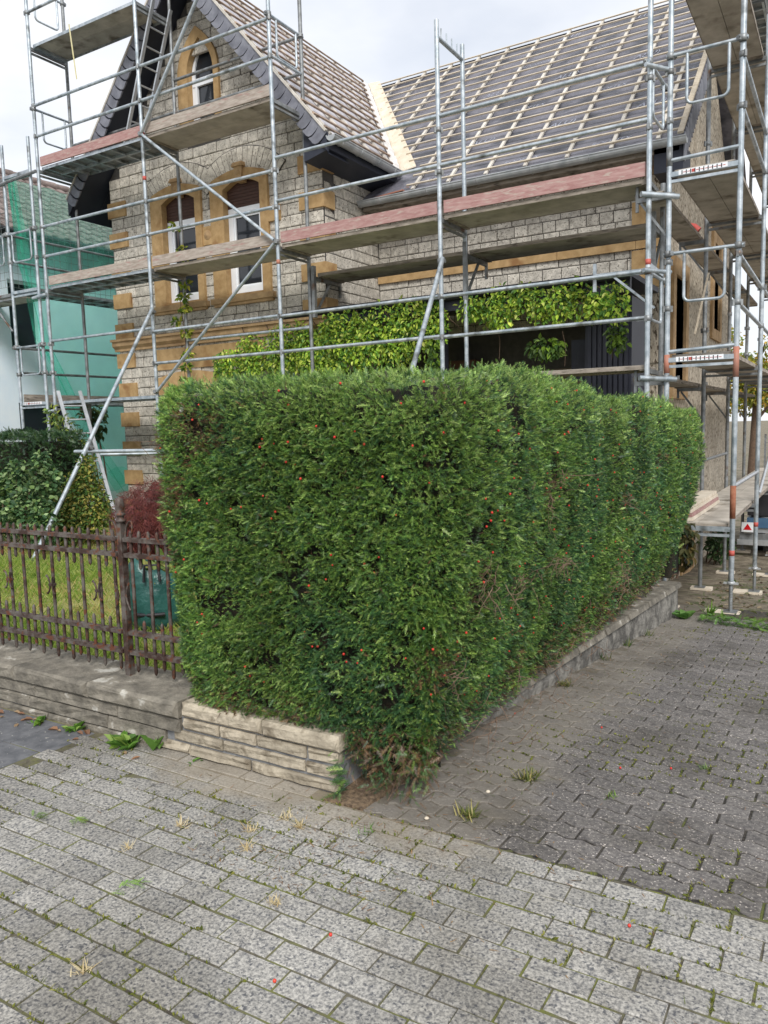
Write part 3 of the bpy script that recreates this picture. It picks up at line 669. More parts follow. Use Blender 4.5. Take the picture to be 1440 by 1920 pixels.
# ================================================================== THE HOUSE
GY, MY, SX = 10.05, 11.65, -2.33            # gable face, main face, right side face
GX0, GX1 = -11.68, -6.97; GC = -9.39
RS, RZ = 1.165, 9.10                         # gable roof slope and ridge
EX0, EX1, EZ = -12.24, -6.54, 5.78           # eaves of the gable roof
VY = 9.58                                    # verge plane
house = thing('stone_house', (-7, 12, 0), 'grey stone house with ochre sandstone trim and an open battened roof', 'house')
gz = lambda x: RZ-RS*abs(x-GC)               # top of gable roof
wz = lambda x: gz(x)-.30                     # wall rake
gf = lambda t0=0: (lambda a, b, t: (a, GY+t, b))
def seg_arch(x0, x1, z0, zs, rise, n=10):
    c = (x0+x1)/2; return [(x0, z0), (x1, z0)]+[(x1-(x1-x0)*i/n, zs+rise*math.sin(PI*i/n)) for i in range(n+1)]
def lancet(x0, x1, z0, zs, apex, n=8):
    c = (x0+x1)/2; hw_ = (x1-x0)/2; h = apex-zs
    rgt = [(c+hw_*(1-t**2.0), zs+h*t**.95) for t in np.linspace(0, 1, n)]
    return [(x0, z0), (x1, z0)]+rgt+[(2*c-x, z) for x, z in rgt[::-1][1:]]
W1 = (-10.335, -9.565, 3.83, 5.50, .13); W2 = (-8.93, -8.16, 3.83, 5.50, .13)
LN = (-9.585, -9.01, 6.6, 7.44, 7.97)
LNo = (-9.80, -8.90, 6.5, 7.42, 8.16)
W3 = (-10.30, -9.5, .9, 2.35, .1)
open_polys = [seg_arch(*W1), seg_arch(*W2), lancet(*LN), seg_arch(*W3)]
gable = MB(); outer = [(GX0, 0), (GX1, 0), (GX1, wz(GX1)), (GC, wz(GC)), (GX0, wz(GX0))]
gable.poly(outer, [[(((o_[0][0]+o_[1][0])/2)+(a-(o_[0][0]+o_[1][0])/2)*1.05, 5+(b-5)*1.0+(.02 if b > (o_[0][1]+.4) else -.02)) for a, b in o_] for o_ in open_polys], lambda a, b, t: (a, GY+t, b), .012, .35)
gable_o = gable.build('gable_wall', M_hjoint, house)
MB().box(GX1-.35, GX1-.0135, GY+.36, MY+.3, 0, EZ+.3).build('return_wall', M_hjoint, house)
mainw = MB(); mainw.box(GX1-.01, SX, MY+.012, MY+.35, 2.4, 5.35); mainw_o = mainw.build('main_wall', M_hjoint, house)
MB().box(GX1-.01, SX-.36, MY+.02, MY+.34, 0, 2.4).build('porch_wall', M_taupe, house)
# --- dressed stones
ST = []                                      # (matrix) of a unit stone: x width, y depth, z height
um = MB(); vv_ = []
for (dx, dy) in ((0, 1), (.0, .12), (.045, 0)):
    for sx, sz in ((-1, -1), (1, -1), (1, 1), (-1, 1)): vv_.append((sx*(.5-dx*.7), dy, sz*(.5-dx*1.4)))
um.add(vv_, [(8,9,10,11),(4,5,9,8),(5,6,10,9),(6,7,11,10),(7,4,8,11),(0,1,5,4),(1,2,6,5),(2,3,7,6),(3,0,4,7)])
um.v[8] = (-.47, -.03, -.42); um.v[10] = (.465, .04, .44)
STV, STF = list(um.v), list(um.f); stone_me = unit_mesh('stone', um, M_stone)
def hits(x0, x1, z0, z1, rects): return any(x1 > a+.01 and x0 < b-.01 and z1 > c+.01 and z0 < d-.01 for a, b, c, d in rects)
CH = .177
def courses(xa, xb, za, zb, blocked, place_fn, top_fn=None, wmin=.19, wmax=.37):
    z = za; r = 0
    while z < zb-.05:
        h = min(CH*random.uniform(.93, 1.07), zb-z); x = xa
        if zb-(z+h) < .06: h = zb-z
        while x < xb-.02:
            w = random.uniform(wmin, wmax)
            if xb-(x+w) < .13: w = xb-x
            # split around blockers
            spans = [(x, x+w)]
            for a, b, c, d in blocked:
                if z+h > c+.02 and z < d-.02:
                    ns = []
                    for s0, s1 in spans:
                        if s1 <= a or s0 >= b: ns.append((s0, s1)); continue
                        if s0 < a: ns.append((s0, a))
                        if s1 > b: ns.append((b, s1))
                    spans = ns
            for s0, s1 in spans:
                if s1-s0 < .05: continue
                zt = z+h
                if top_fn: 
                    lim = min(top_fn(s0), top_fn(s1))
                    if lim < z+.05: continue
                    zt = min(zt, lim+.06)
                place_fn(s0, s1, z, zt)
            x += w
        z += h; r += 1
J = .006
def pf_gable(x0, x1, z0, z1):
    d = random.uniform(.012, .026)
    ST.append(Matrix.Translation(((x0+x1)/2, GY+.014-d, (z0+z1)/2)) @ Matrix.Diagonal((x1-x0-2*J, d+.03, z1-z0-2*J, 1)))
def pf_main(x0, x1, z0, z1):
    d = random.uniform(.012, .026)
    ST.append(Matrix.Translation(((x0+x1)/2, MY+.014-d, (z0+z1)/2)) @ Matrix.Diagonal((x1-x0-2*J, d+.03, z1-z0-2*J, 1)))
def pf_ret(y0, y1, z0, z1):
    d = random.uniform(.012, .024)
    ST.append(Matrix.Translation((GX1-.014+d, (y0+y1)/2, (z0+z1)/2)) @ Matrix.Rotation(PI/2, 4, 'Z') @ Matrix.Diagonal((y1-y0-2*J, d+.03, z1-z0-2*J, 1)))
QZ = [5.61-.537*i for i in range(11)]        # quoin centres
bl = [(W1[0]-.14, W1[1]+.06, 3.75, 5.60), (W2[0]-.14, W2[1]+.06, 3.75, 5.60), (LNo[0]+.1, LNo[1]-.06, 6.4, 7.75), (-11.9, -6.9, 3.14, 3.30), (-10.6, -9.2, .8, 2.6)]
courses(GX0+.01, GX1, .3, 8.7, bl, pf_gable, wz)
courses(GY+.03, MY, 2.5, EZ+.1, [], pf_ret)
courses(GX1, SX, 3.0, 5.3, [(SX-.3, SX+.2, 3.0, 5.4)], pf_main)
# relieving arches over the two windows
vo_ = MB(); vo_.add([(v[0]*(1.17 if v[2] > 0 else .86), v[1], v[2]) for v in STV], STF); VOV = list(vo_.v); vous_me = unit_mesh('voussoir', vo_, M_stone)
def voussoirs(w, zc):
    cx = (w[0]+w[1])/2; R0 = .92; n = 17; A0 = .80; s0 = .34
    ring = [(cx+(R0+.0)*math.sin(a), zc-R0+(R0+.0)*math.cos(a)) for a in np.linspace(-A0, A0, 16)]+[(cx+(R0+s0+.01)*math.sin(a), zc-R0+(R0+s0+.01)*math.cos(a)) for a in np.linspace(A0, -A0, 16)]
    MB().poly(ring, [], lambda a, b, t: (a, GY+t, b), -.022 if w is W1 else -.0235, .0).build('arch_bed', M_hjoint, gable_o)
    for i in range(n):
        a = -A0+2*A0*(i+.5)/n; wd = 2*A0*(R0+s0/2)/n-.012
        inst('voussoir', vous_me, Matrix.Translation((cx, GY-.034+random.uniform(-.004, .003), zc-R0)) @ Matrix.Rotation(a, 4, 'Y') @ Matrix.Translation((0, 0, R0+s0/2)) @ Matrix.Diagonal((wd, .03, s0*random.uniform(.94, 1.0), 1)), gable_o)
voussoirs(W1, 5.78); voussoirs(W2, 5.78)
cam0 = Vector((0, 0, H))
def area_key(M_): 
    p = M_.translation; return -(M_.to_scale().x*M_.to_scale().z)/((p-cam0).length**2) if inframe(p, 0) and p.z > 2.6 else 1
order = sorted(ST, key=area_key); rest = MB()
for M_ in order[:300]: inst('stone', stone_me, M_, gable_o)
for M_ in order[300:]: rest.add([M_ @ Vector(v) for v in STV], STF)
rest.build('stones', M_stone, house, 'stuff')
# --- quoins
for z in QZ:
    for (x0, x1) in ((GX0-.012, GX0+.43), (GX1-.43, GX1+.012)):
        if x0 > -8 and z < 2.6: continue
        q = MB(); y1 = GY+.27 if x0 > -8 else GY+.05
        if x0 > -8: q.poly([(x0, GY-.038), (x1+.025, GY-.038), (x1+.025, y1), (x1-.03, y1), (x1-.03, GY+.03), (x0, GY+.03)], [], lambda a, b, t: (a, b, t), z-.13, z+.13)
        else: q.box(x0-.02, x1, GY-.038, GY+.03, z-.13, z+.13)
        q.build('quoin', M_sand, house)
MB().box(SX-.30, SX-.001, MY-.004, MY+.3, 2.4, 5.35).build('corner_pier', M_rough, house)
for z0, z1 in ((4.15, 4.65), (3.46, 3.985), (4.99, 5.34)): MB().box(SX-.41, SX+.012, MY-.04, MY+.3, z0, z1).build('quoin', M_sand, house)
# --- windows
def window(nm, op, surround, deep, shutter_z, parent=house, sill=None, lanc=False):
    su = MB(); su.poly(surround, [op], lambda a, b, t: (a, GY+t, b), -.055, .062); s_o = su.build('surround', M_sand, parent)
    x0, x1, z0 = op[0][0], op[1][0], op[0][1]; zt = max(p[1] for p in op)
    xm_ = (x0+x1)/2; rv = MB(); rv.poly([(xm_+(a-xm_)*1.03, b+(.01 if b > z0+.3 else -.01)) for a, b in op], [[(xm_+(a-xm_)*1.001, b+(.002 if b > z0+.3 else -.002)) for a, b in op]], lambda a, b, t: (a, GY+t, b), .0635, .30); rv.build('reveal', M_sandold, s_o)
    wy = GY+.065
    wn = MB(); ft = shutter_z if not lanc else None; iw = .055
    if not lanc:
        ins = [(x0+iw+.05, z0+.13), (x1-iw-.05, z0+.13), (x1-iw-.05, ft-.12), (x0+iw+.05, ft-.12)]
        wn.poly([(x0+.005, z0+.03), (x1-.005, z0+.03), (x1-.005, ft), (x0+.005, ft)], [ins], lambda a, b, t: (a, wy+t, b), 0, .07)
        inn = [(a+(.03 if a < (x0+x1)/2 else -.03), b+(.03 if b < 4.5 else -.03)) for a, b in ins]
        wn.poly(ins, [inn], lambda a, b, t: (a, wy+t, b), .02, .06)
        fr_ = wn.build('window_frame', M_white, parent)
        MB().box(x0+.05, x1-.05, wy+.045, wy+.05, z0+.1, ft-.05).build('pane', M_glass, fr_)
        sh = MB(); k = int((zt-ft)/.052)+1
        for i in range(k):
            za, zb_ = ft+.052*i+.002, min(ft+.052*(i+1)-.003, zt)
            if zb_-za < .01: continue
            sh.box(x0+.006, x1-.006, wy-.005, wy+.02, za, zb_)
        sh.box(x0+.005, x1-.005, wy+.012, wy+.1, ft+.001, zt); sh.build('roller_shutter', M_wood_dk, parent)
    else:
        c = (x0+x1)/2; inn = [(c+(a-c)*.78, z0+.06+(b-z0)*.93) for a, b in op]
        wn.poly([(c+(a-c)*.985, z0+(b-z0)*.99) for a, b in op], [inn], lambda a, b, t: (a, wy+t, b), 0, .06); fr_ = wn.build('window_frame', M_white, parent)
        MB().box(x0+.02, x1-.02, wy-.012, wy+.05, 7.28, 7.40).build('transom', M_white, fr_)
        MB().poly(inn, [], lambda a, b, t: (a, wy+t, b), .03, .035).build('pane', M_glass, fr_)
        MB().box(x0+.08, x0+.12, wy-.014, wy+.05, 6.7, 7.28).build('transom', M_white, fr_)
    if sill:
        MB().box(*sill, GY-.10, GY+.12, 3.70, 3.79).box(sill[0]+.04, sill[1]-.04, GY-.06, GY+.1, 3.655, 3.70).build('sill', M_sandold, parent)
def shoulder(x0, x1, z0, z1, ear_l, ear_r):
    p = [(x0, z0)]; p += [(x1, z0)]
    if ear_r: p += [(x1, ear_r[0]), (x1+ear_r[2], ear_r[0]), (x1+ear_r[2], ear_r[1]), (x1, ear_r[1])]
    p += [(x1, z1-.10), (x1-.06, z1-.06)]+[(x1-.06-(x1-x0-.12)*i/6, z1-.06+.10*math.sin(PI*i/6)) for i in range(1, 6)]+[(x0+.06, z1-.06), (x0, z1-.10)]
    if ear_l: p += [(x0, ear_l[1]), (x0-ear_l[2], ear_l[1]), (x0-ear_l[2], ear_l[0]), (x0, ear_l[0])]
    return p
window('l', open_polys[0], shoulder(-10.61, -9.425, 3.79, 5.75, (4.43, 4.69, .13), None), .2, 5.22, sill=(-10.68, -9.37))
window('r', open_polys[1], shoulder(-9.215, -8.0, 3.79, 5.75, None, (4.87, 5.11, .22)), .2, 5.22, sill=(-9.26, -7.93))
window('a', open_polys[2], lancet(*LNo), .2, 0, lanc=True)
window('g', open_polys[3], shoulder(-10.72, -9.1, .9, 2.62, None, None), .2, 2.2)
mb = MB(); mb.box(-9.425, -9.215, GY-.03, GY+.03, 4.70, 5.0); pn = mb.build('carved_panel', M_sand, house)
ro = MB(); ro.lathe([(0, .02), (.03, .02), (.04, .005), (.07, .012), (.08, 0)], (0, 0, 0), 10); o = ro.build('rosette', M_sandold, pn); o.matrix_basis = Matrix.Translation((-9.32, GY-.03, 4.86)) @ Matrix.Rotation(PI/2, 4, 'X')
for c in (-9.95, -8.545):
    k = MB(); k.poly([(c-.06, 5.57), (c+.06, 5.57), (c+.085, 5.80), (c-.085, 5.80)], [], lambda a, b, t: (a, GY+t, b), -.10, .04)
    k.box(c-.11, c+.11, GY-.13, GY+.04, 5.80, 5.83); k.box(c-.10, c+.10, GY-.115, GY+.04, 5.83, 5.865); ko = k.build('keystone', M_sandold, house)
    c2 = MB(); c2.lathe([(0, .03), (.03, .025), (.045, 0)], (0, 0, 0), 8); o = c2.build('boss', M_sandold, ko); o.matrix_basis = Matrix.Translation((c, GY-.095, 5.70)) @ Matrix.Rotation(PI/2, 4, 'X')
# cornice and band under it
c = MB(); c.poly([(GY+.02, 3.10), (GY-.05, 3.10), (GY-.05, 3.14), (GY-.11, 3.19), (GY-.11, 3.27), (GY-.15, 3.27), (GY-.15, 3.31), (GY+.02, 3.34)], [], lambda a, b, t: (t, a, b), GX0-.06, GX1+.05); c.build('cornice', M_sandold, house)
MB().box(-10.75, -8.2, GY-.03, GY+.03, 2.70, 3.06).build('frieze', M_sand, house)
x = GX1+.005
while x < SX-.05:
    w = min(random.uniform(.8, 1.2), SX+.012-x); MB().box(x, x+w-.006, MY-.05, MY+.03, 4.005, 4.13).build('string_course', M_sand, house); x += w
# --- gable roof
roof = MB(); T_ = .06
yb = 15.4
def slope_pt(x, y, dz_): return (x, y, gz(x)+dz_)
for xs_ in ((GC, EX1),):
    roof.add([slope_pt(GC, VY, -.02), slope_pt(EX1, VY, -.02), slope_pt(EX1, 11.75, -.02), slope_pt(GC, yb, -.02)], [(0,1,2,3)])
gr_o = roof.build('roof_membrane', M_membrane_sheen, house)
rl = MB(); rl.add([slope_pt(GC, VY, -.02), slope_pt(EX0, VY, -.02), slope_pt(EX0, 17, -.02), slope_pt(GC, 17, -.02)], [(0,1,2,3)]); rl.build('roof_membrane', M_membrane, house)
nrmR = Vector((RS, 0, 1)).normalized()
main_z = lambda y: 5.28+.885*(y-11.15)
vall_y = lambda x: 11.15+(gz(x)-5.28)/.885
bl_ = math.hypot(1, RS); nb_ = 15
for i in range(nb_):
    x = EX1-.06-(EX1-GC-.10)*0 - (EX1-GC-.12)*i/(nb_-1)
    p = Vector((x, 0, gz(x)))+nrmR*.045; ye = vall_y(x)-.30
    MB().bar((p.x, VY-.01, p.z), (p.x, ye, p.z), .04, .026, nrmR).build('batten', M_batten_old, gr_o)
for k in range(9):
    y = VY+.12+.62*k; xa = EX1-.02
    zt = min(RZ, 9.1); 
    xb = GC+.03
    # stop at the valley
    if y > vall_y(EX1)-.3: xa = min(EX1, GC-(5.28+.885*(y+.3-11.15)-RZ)/RS)
    if xa < xb+.2: continue
    a_ = Vector((xa, y, gz(xa)))+nrmR*.012; b_ = Vector((xb, y, gz(xb)))+nrmR*.012
    MB().bar(a_, b_, .05, .03, nrmR).build('counter_batten', M_batten_w, gr_o)
# verge: fascia, slates, soffit
for sgn, xe in ((1, EX1), (-1, EX0)):
    e = abs(xe-GC); vf = MB()
    pts = [(GC, RZ+.02), (xe, gz(xe)+.02), (xe, gz(xe)-.24), (GC, RZ-.34)]
    vf.poly(pts if sgn > 0 else pts[::-1], [], lambda a, b, t: (a, VY+t, b), .0, .04); vo = vf.build('verge_board', M_navy, house)
    MB().bar((GC, VY-.018, RZ+.03), (xe, VY-.018, gz(xe)+.03), .05, .03, (0, 0, 1)).build('verge_batten', M_batten_w, vo)
    n_ = 26; ln = e*bl_; d = Vector((sgn*1, 0, -RS)).normalized(); up = Vector((sgn*RS, 0, 1)).normalized()
    sl_ = MB(); hgt = .33*1/bl_*1.12
    W_ = ln/n_*.965; prof = [(.0, .015), (W_, .015), (W_*1.03, -hgt*.4), (W_*.98, -hgt*.72), (W_*.8, -hgt*.94), (W_*.55, -hgt), (-.012, -hgt*.99), (.02, -hgt*.75), (.025, -hgt*.4)]
    v = [(a_, -.012-.016*(1-a_/.17), b_) for a_, b_ in prof]+[(a_, .002, b_) for a_, b_ in prof]
    m_ = len(prof); sl_.add(v, [tuple(range(m_)), tuple(range(m_, 2*m_))[::-1]]+[(i, (i+1) % m_, (i+1) % m_+m_, i+m_) for i in range(m_)])
    sme = unit_mesh('slate', sl_, M_slate)
    for i in range(n_):
        s0 = ln*i/n_
        M_ = Matrix.Identity(4)
        for r_ in range(3): M_[r_][0] = d[r_]; M_[r_][1] = (0, 1, 0)[r_]; M_[r_][2] = up[r_]
        M_.translation = Vector((GC, VY-.008, RZ))+d*s0
        inst('slate', sme, M_, vo)
    sf = MB(); sf.add([(GC, VY+.03, RZ-.31), (xe, VY+.03, gz(xe)-.22), (xe, 17 if sgn < 0 else 11.6, gz(xe)-.22), (GC, GY+.1, RZ-.31)] if False else
           [(GC, VY+.03, RZ-.29), (xe, VY+.03, gz(xe)-.27), (xe, GY+.1, gz(xe)-.27), (GC, GY+.1, RZ-.29)], [(0,1,2,3)]); sf.build('soffit', M_navy, house)
# eaves boxes
MB().poly([(EX1, EZ-.02), (EX1, EZ-.20), (GX1-.01, EZ-.30), (GX1-.01, EZ+.1)], [], lambda a, b, t: (a, t, b), VY+.04, 11.75).build('eaves_box', M_navy, house)
MB().add([(EX0, GY+.1, gz(EX0)-.272), (GX0+.06, GY+.1, gz(GX0+.06)-.29), (GX0+.06, 17, gz(GX0+.06)-.29), (EX0, 17, gz(EX0)-.272)], [(0,1,2,3)]).build('soffit', M_navy, house)
MB().box(EX0-.002, EX0+.02, VY+.045, 17, gz(EX0)-.27, gz(EX0)-.03).build('fascia', M_navy, house)
def gutter(a, b, r, nm='gutter', brackets=0, ends=True):
    a, b = Vector(a), Vector(b); d = (b-a).normalized(); x = d.cross(Vector((0, 0, 1))).normalized(); v = []; n = 9
    for p in (a, b):
        for rr in (r, r-.006):
            for k in range(n):
                t = PI+PI*k/(n-1); v.append(p+x*rr*math.cos(t)+Vector((0, 0, rr*math.sin(t))))
    f = []
    for k in range(n-1): f += [(k, k+1, 2*n+k+1, 2*n+k), (n+k, 3*n+k, 3*n+k+1, n+k+1)]
    f += [(0, 2*n, 3*n, n), (n-1, 2*n-1, 4*n-1, 3*n-1)]
    mb = MB(); mb.add(v, f, False)
    if ends: mb.add(v[:n], [tuple(range(n))]); mb.add(v[2*n:3*n], [tuple(range(n))])
    mb.tube([a+x*r+Vector((0, 0, .005)), b+x*r+Vector((0, 0, .005))], .010, 6)
    mb.tube([a-x*r+Vector((0, 0, .005)), b-x*r+Vector((0, 0, .005))], .008, 6)
    go = mb.build(nm, M_zinc, house, None, False)
    for k in range(brackets):
        p = a+(b-a)*(k+.5)/brackets; MB().tube([p+x*(r+.004)*math.cos(t)+Vector((0, 0, (r+.004)*math.sin(t))) for t in np.linspace(PI*.95, 2.05*PI, 9)], .007, 5).build('bracket', M_zinc, go)
    return go
gutter((EX1+.075, VY-.02, EZ-.045), (EX1+.075, 11.55, EZ-.06), .075, brackets=4)
# --- main roof
ME, MRY, MRZ = 11.13, 15.32, main_z(15.32); VX = -1.98
mr_ = MB(); mr_.add([(EX1+.0, 11.72, main_z(11.72)-.02), (EX1-.6, ME, main_z(ME)-.02), (VX, ME, main_z(ME)-.02), (VX, MRY, MRZ-.02), (GC, MRY+.1, MRZ-.02)], [(0,1,2,3,4)])
mro = mr_.build('roof_membrane', M_membrane, house)
MB().add([(GX0, 19.5, main_z(ME)-.02), (VX, 19.5, main_z(ME)-.02), (VX, MRY, MRZ-.02), (GX0, MRY, MRZ-.02)], [(0,1,2,3)]).build('roof_membrane', M_membrane, house)
nM = Vector((0, -.885, 1)).normalized()
nb_ = 18; slen = (MRY-ME)
val_x = lambda y: GC+(RZ-main_z(y))/RS
for i in range(nb_):
    y = ME+.10+(slen-.14)*i/(nb_-1); p = Vector((0, y, main_z(y)))+nM*.045
    x0 = val_x(y)+.24 if y > 11.75 else -6.15
    MB().bar((x0, p.y, p.z), (VX, p.y, p.z), .032, .022, nM).build('batten', M_batten, mro)
for k in range(12):
    x = VX-.32-.62*k; ya = ME+.02; yb_ = MRY-.02
    if x < -6.3: ya = 11.15+(gz(x)-5.28)/.885+.24/RS*0+.25
    if ya > yb_-.3: continue
    MB().bar(Vector((x, ya, main_z(ya)))+nM*.012, Vector((x, yb_, main_z(yb_)))+nM*.012, .05, .03, nM).build('counter_batten', M_batten_w, mro)
MB().bar(Vector((VX-.03, ME, main_z(ME)))+nM*.05, Vector((VX-.03, MRY, MRZ))+nM*.05, .07, .03, nM).build('verge_batten', M_batten, mro)
# printed lettering on the membrane
def lettering(txt, size, x, y):
    cu_ = bpy.data.curves.new('t', 'FONT'); cu_.body = txt; cu_.size = size; cu_.shear = .25; cu_.resolution_u = 2
    to = bpy.data.objects.new('t', cu_); COL.objects.link(to); me = bpy.data.meshes.new_from_object(to); COL.objects.unlink(to); bpy.data.objects.remove(to)
    me.materials.append(M_print); th = math.atan(.885)
    o = bpy.data.objects.new('print', me); o.matrix_basis = Matrix.Translation(Vector((x, y, main_z(y)))+nM*-.012) @ Matrix.Rotation(th, 4, 'X'); link(o, mro)
for k in range(17):
    y = ME+.2+.74*(k % 6); x = -5.9+1.32*(k//6)+.45*(k % 6) % 1.3
    if x < val_x(y)+.3: continue
    lettering('ALU)' if k % 2 else 'ROOFTEX', .19 if k % 2 else .12, x, y+.02)
# plywood in the valley and the crinkled film beside it
def vline(x, dx): y = vall_y(x); return Vector((x+dx, y, 0))
pa, pb = Vector((EX1-.02, vall_y(EX1-.02), EZ)), Vector((GC+.02, vall_y(GC+.02)-.02, RZ))
off = Vector((.0, 0, .04))
q = [pa+off, Vector((pa.x+.30, pa.y, main_z(pa.y)+.05)), Vector((pb.x+.30, pb.y-.02, main_z(pb.y)+.05)), pb+off]
MB().add(q+[p-Vector((0, 0, .02)) for p in q], [(0,1,2,3),(7,6,5,4),(0,4,5,1),(1,5,6,2),(2,6,7,3),(3,7,4,0)]).build('valley_board', M_ply, house)
fv = []
nn_ = 40
for i in range(nn_):
    t = i/(nn_-1); p = pa.lerp(pb, t)
    for j in range(4):
        yy = p.y-.30*j/3; xx = p.x-.0
        zz = gz(xx)+.05 if False else 0
        # lie on the gable slope: move down-slope in -y keeps height
        fv.append((p.x+random.uniform(-.01, .01), p.y-.02-.28*j/3, gz(p.x)+.05+random.uniform(-.02, .02)))
fs = [(i*4+j, (i+1)*4+j, (i+1)*4+j+1, i*4+j+1) for i in range(nn_-1) for j in range(3)]
MB().add(fv, fs, True).build('valley_film', M_foil, house, None, False)
gutter((GX1+.02, ME-.07, 5.215), (VX+.06, ME-.07, 5.215), .075, brackets=6)
MB().box(GX1+.03, VX-.05, ME+.02, MY+.02, 5.10, 5.2).build('eaves_box', M_plank, house)
# broken corner under the valley: dark felt and old tiles
mb = MB(); mb.add([(-6.9, 11.55, 5.2), (-6.2, 11.2, 5.25), (-6.15, 11.7, 5.62), (-6.9, 11.65, 5.6)], [(0,1,2,3)]); mb.build('torn_felt', M_black, house)
for k in range(3): MB().bar((-6.85+.08*k, 11.25+.12*k, 5.3+.05*k), (-6.2+.05*k, 11.2+.12*k, 5.32+.06*k), .07, .02).build('old_lath', M_orange, house)
# right side gable wall of the main house
sw = MB(); hol = [[(12.5, 2.1), (13.35, 2.1), (13.35, 3.75), (12.5, 3.75)], [(16.3, 3.3), (17.1, 3.3), (17.1, 4.9), (16.3, 4.9)], [(13.5, -1.02), (14.5, -1.02), (14.5, .62), (13.5, .62)]]
sw.poly([(MY+.02, -1.2), (18.98, -1.2), (18.98, main_z(11.7)-.1), (MRY, MRZ-.3), (MY+.02, main_z(MY)-.15)], hol, lambda a, b, t: (SX-t, a, b), 0, .35)
swo = sw.build('side_wall', M_rough, house)
for (ya, za), _, (yb2, zb2), _2 in hol[:2]:
    so_ = MB(); so_.poly([(ya-.22, za-.2), (yb2+.22, za-.2), (yb2+.22, zb2+.25), (ya-.22, zb2+.25)], [[(ya, za), (yb2, za), (yb2, zb2), (ya, zb2)]], lambda a, b, t: (SX+t, a, b), .05, -.12); s_ = so_.build('surround', M_sandold, swo)
    MB().box(SX-.16, SX-.12, ya, yb2, za, zb2).build('pane', M_glass, swo)
(ya, za), _, (yb2, zb2), _2 = hol[2]
MB().poly([(ya-.12, za-.05), (yb2+.12, za-.05), (yb2+.12, zb2+.12), (ya-.12, zb2+.12)], [[(ya, za), (yb2, za), (yb2, zb2), (ya, zb2)]], lambda a, b, t: (SX+t, a, b), .03, -.1).build('door_frame', M_sandold, swo)
for k in range(9): MB().box(SX-.10, SX-.06, ya+.01+.11*k, ya+.105+.11*k, za, zb2).build('door_board', M_darkpaint, swo)
MB().box(-11.5, SX-.4, 18.9, 18.98, -1.2, 5.3).build('rear_wall', M_rough, house); MB().box(GX0+.01, GX0+.3, GY+.4, 18.9, 0, 5.4).build('left_wall', M_rough, house)
# slatted cladding along the right verge
clo = MB().add([(VX+.0, ME, main_z(ME)-.02), (VX, MRY, MRZ-.02), (VX, MRY, MRZ-.36), (VX, ME, main_z(ME)-.32)], [(0,1,2,3)]).build('verge_board', M_navy, house)
k = 0; y = ME+.02
while y < MRY-.05:
    z1 = main_z(y+.05)+.0; MB().box(VX+.003, VX+.02, y, y+.075, z1-.36, z1-.0).build('verge_slat', M_slate, clo); y += .10
MB().box(SX-.02, VX, ME+.02, MY+.05, 4.85, 5.2).build('eaves_box', M_navy, house)
sfs = MB(); sfs.add([(SX+.01, ME+.02, main_z(ME)-.33), (VX-.005, ME+.02, main_z(ME)-.33), (VX-.005, MRY, MRZ-.35), (SX+.01, MRY, MRZ-.35)], [(0,1,2,3)]); sfs.build('soffit', M_navy, house)

# --- porch between the gable and the side wall
porch = thing('porch', (-4.6, 10.8, 0), 'dark flat porch canopy overgrown with creeper beside the stone gable', 'porch')
MB().box(-7.6, SX-.03, 9.98, MY-.05, 3.36, 3.43).build('canopy', M_darkpaint, porch)
MB().tube([(-7.7, 9.93, 3.36), (SX-.02, 9.93, 3.36)], .05, 10).build('gutter', M_black, porch)
MB().box(-7.6, SX-.05, 10.02, 10.1, 3.18, 3.355).build('beam', M_darkpaint, porch)
col_ = MB().box(-3.02, -2.42, 10.3, 11.2, 0, 3.17).build('clad_column', M_darkpaint, porch)
for k in range(8): MB().box(-2.98+.068*k, -2.935+.068*k, 10.27, 10.298, 0, 3.16).build('slat', M_darkpaint, col_)
MB().box(-5.2, -5.0, 10.05, 10.25, 0, 3.17).build('post', M_darkpaint, porch)
MB().box(-3.3, -3.05, 10.6, 10.95, .0, 2.7).build('shutter_leaf', M_darkpaint, porch)
MB().box(-5.6, -5.05, 11.3, 11.5, .2, 2.6).build('door_leaf', mat('brown_door', S(84,56,44), S(96,64,50), 8, .6), porch)

# --- creeper
vine = thing('creeper', (-5.5, 9.9, 3), 'yellow-green leafy creeper spilling over the dark porch canopy', 'creeper')
def blob_leaves(cs, n, tm, sz, cols, w, parent, name, droop=.5, M_=None, outward=(0, -1, .2)):
    """cs: list of (x,y,z,rx,ry,rz); leaves spread over and inside the ellipsoids"""
    vol = np.array([c[3]*c[5]+c[3]*c[4] for c in cs]); I = rng.choice(len(cs), n, p=vol/vol.sum()); A = np.array(cs)
    d = nrm(rng.normal(0, 1, (n, 3))); r_ = rng.random(n)**.35; P = A[I, :3]+d*A[I, 3:6]*r_[:, None]
    D = d*.6+rng.normal(0, .55, (n, 3))+np.array([0, -.2, -droop]); U = np.array(outward)+d*.8+rng.normal(0, .4, (n, 3))
    C = pal(cols, w, n)*rng.uniform(.75, 1.25, n)[:, None]
    C = C*(1+.35*vnoise(P, 4.5, 13)+.2*vnoise(P, 11, 5))[:, None]
    return scatter(name, tm, P, D, U, rng.uniform(sz[0], sz[1], n), C, M_ or M_leaf, parent, 'stuff', .2)
VC = [(176,200,76),(196,212,96),(148,182,70),(114,156,66),(210,216,124),(84,124,58)]
blobs = []
for x in np.arange(-9.0, -4.9, .26):
    top = np.interp(x, [-9.1, -8, -6.5, -5], [2.85, 3.2, 3.35, 3.42]); bot = np.interp(x, [-9.1, -8, -7, -5.6, -5], [2.45, 2.3, 2.25, 2.35, 2.75])
    blobs.append((x, 9.86+random.uniform(-.05, .06), (top+bot)/2, .26, .13, (top-bot)/2))
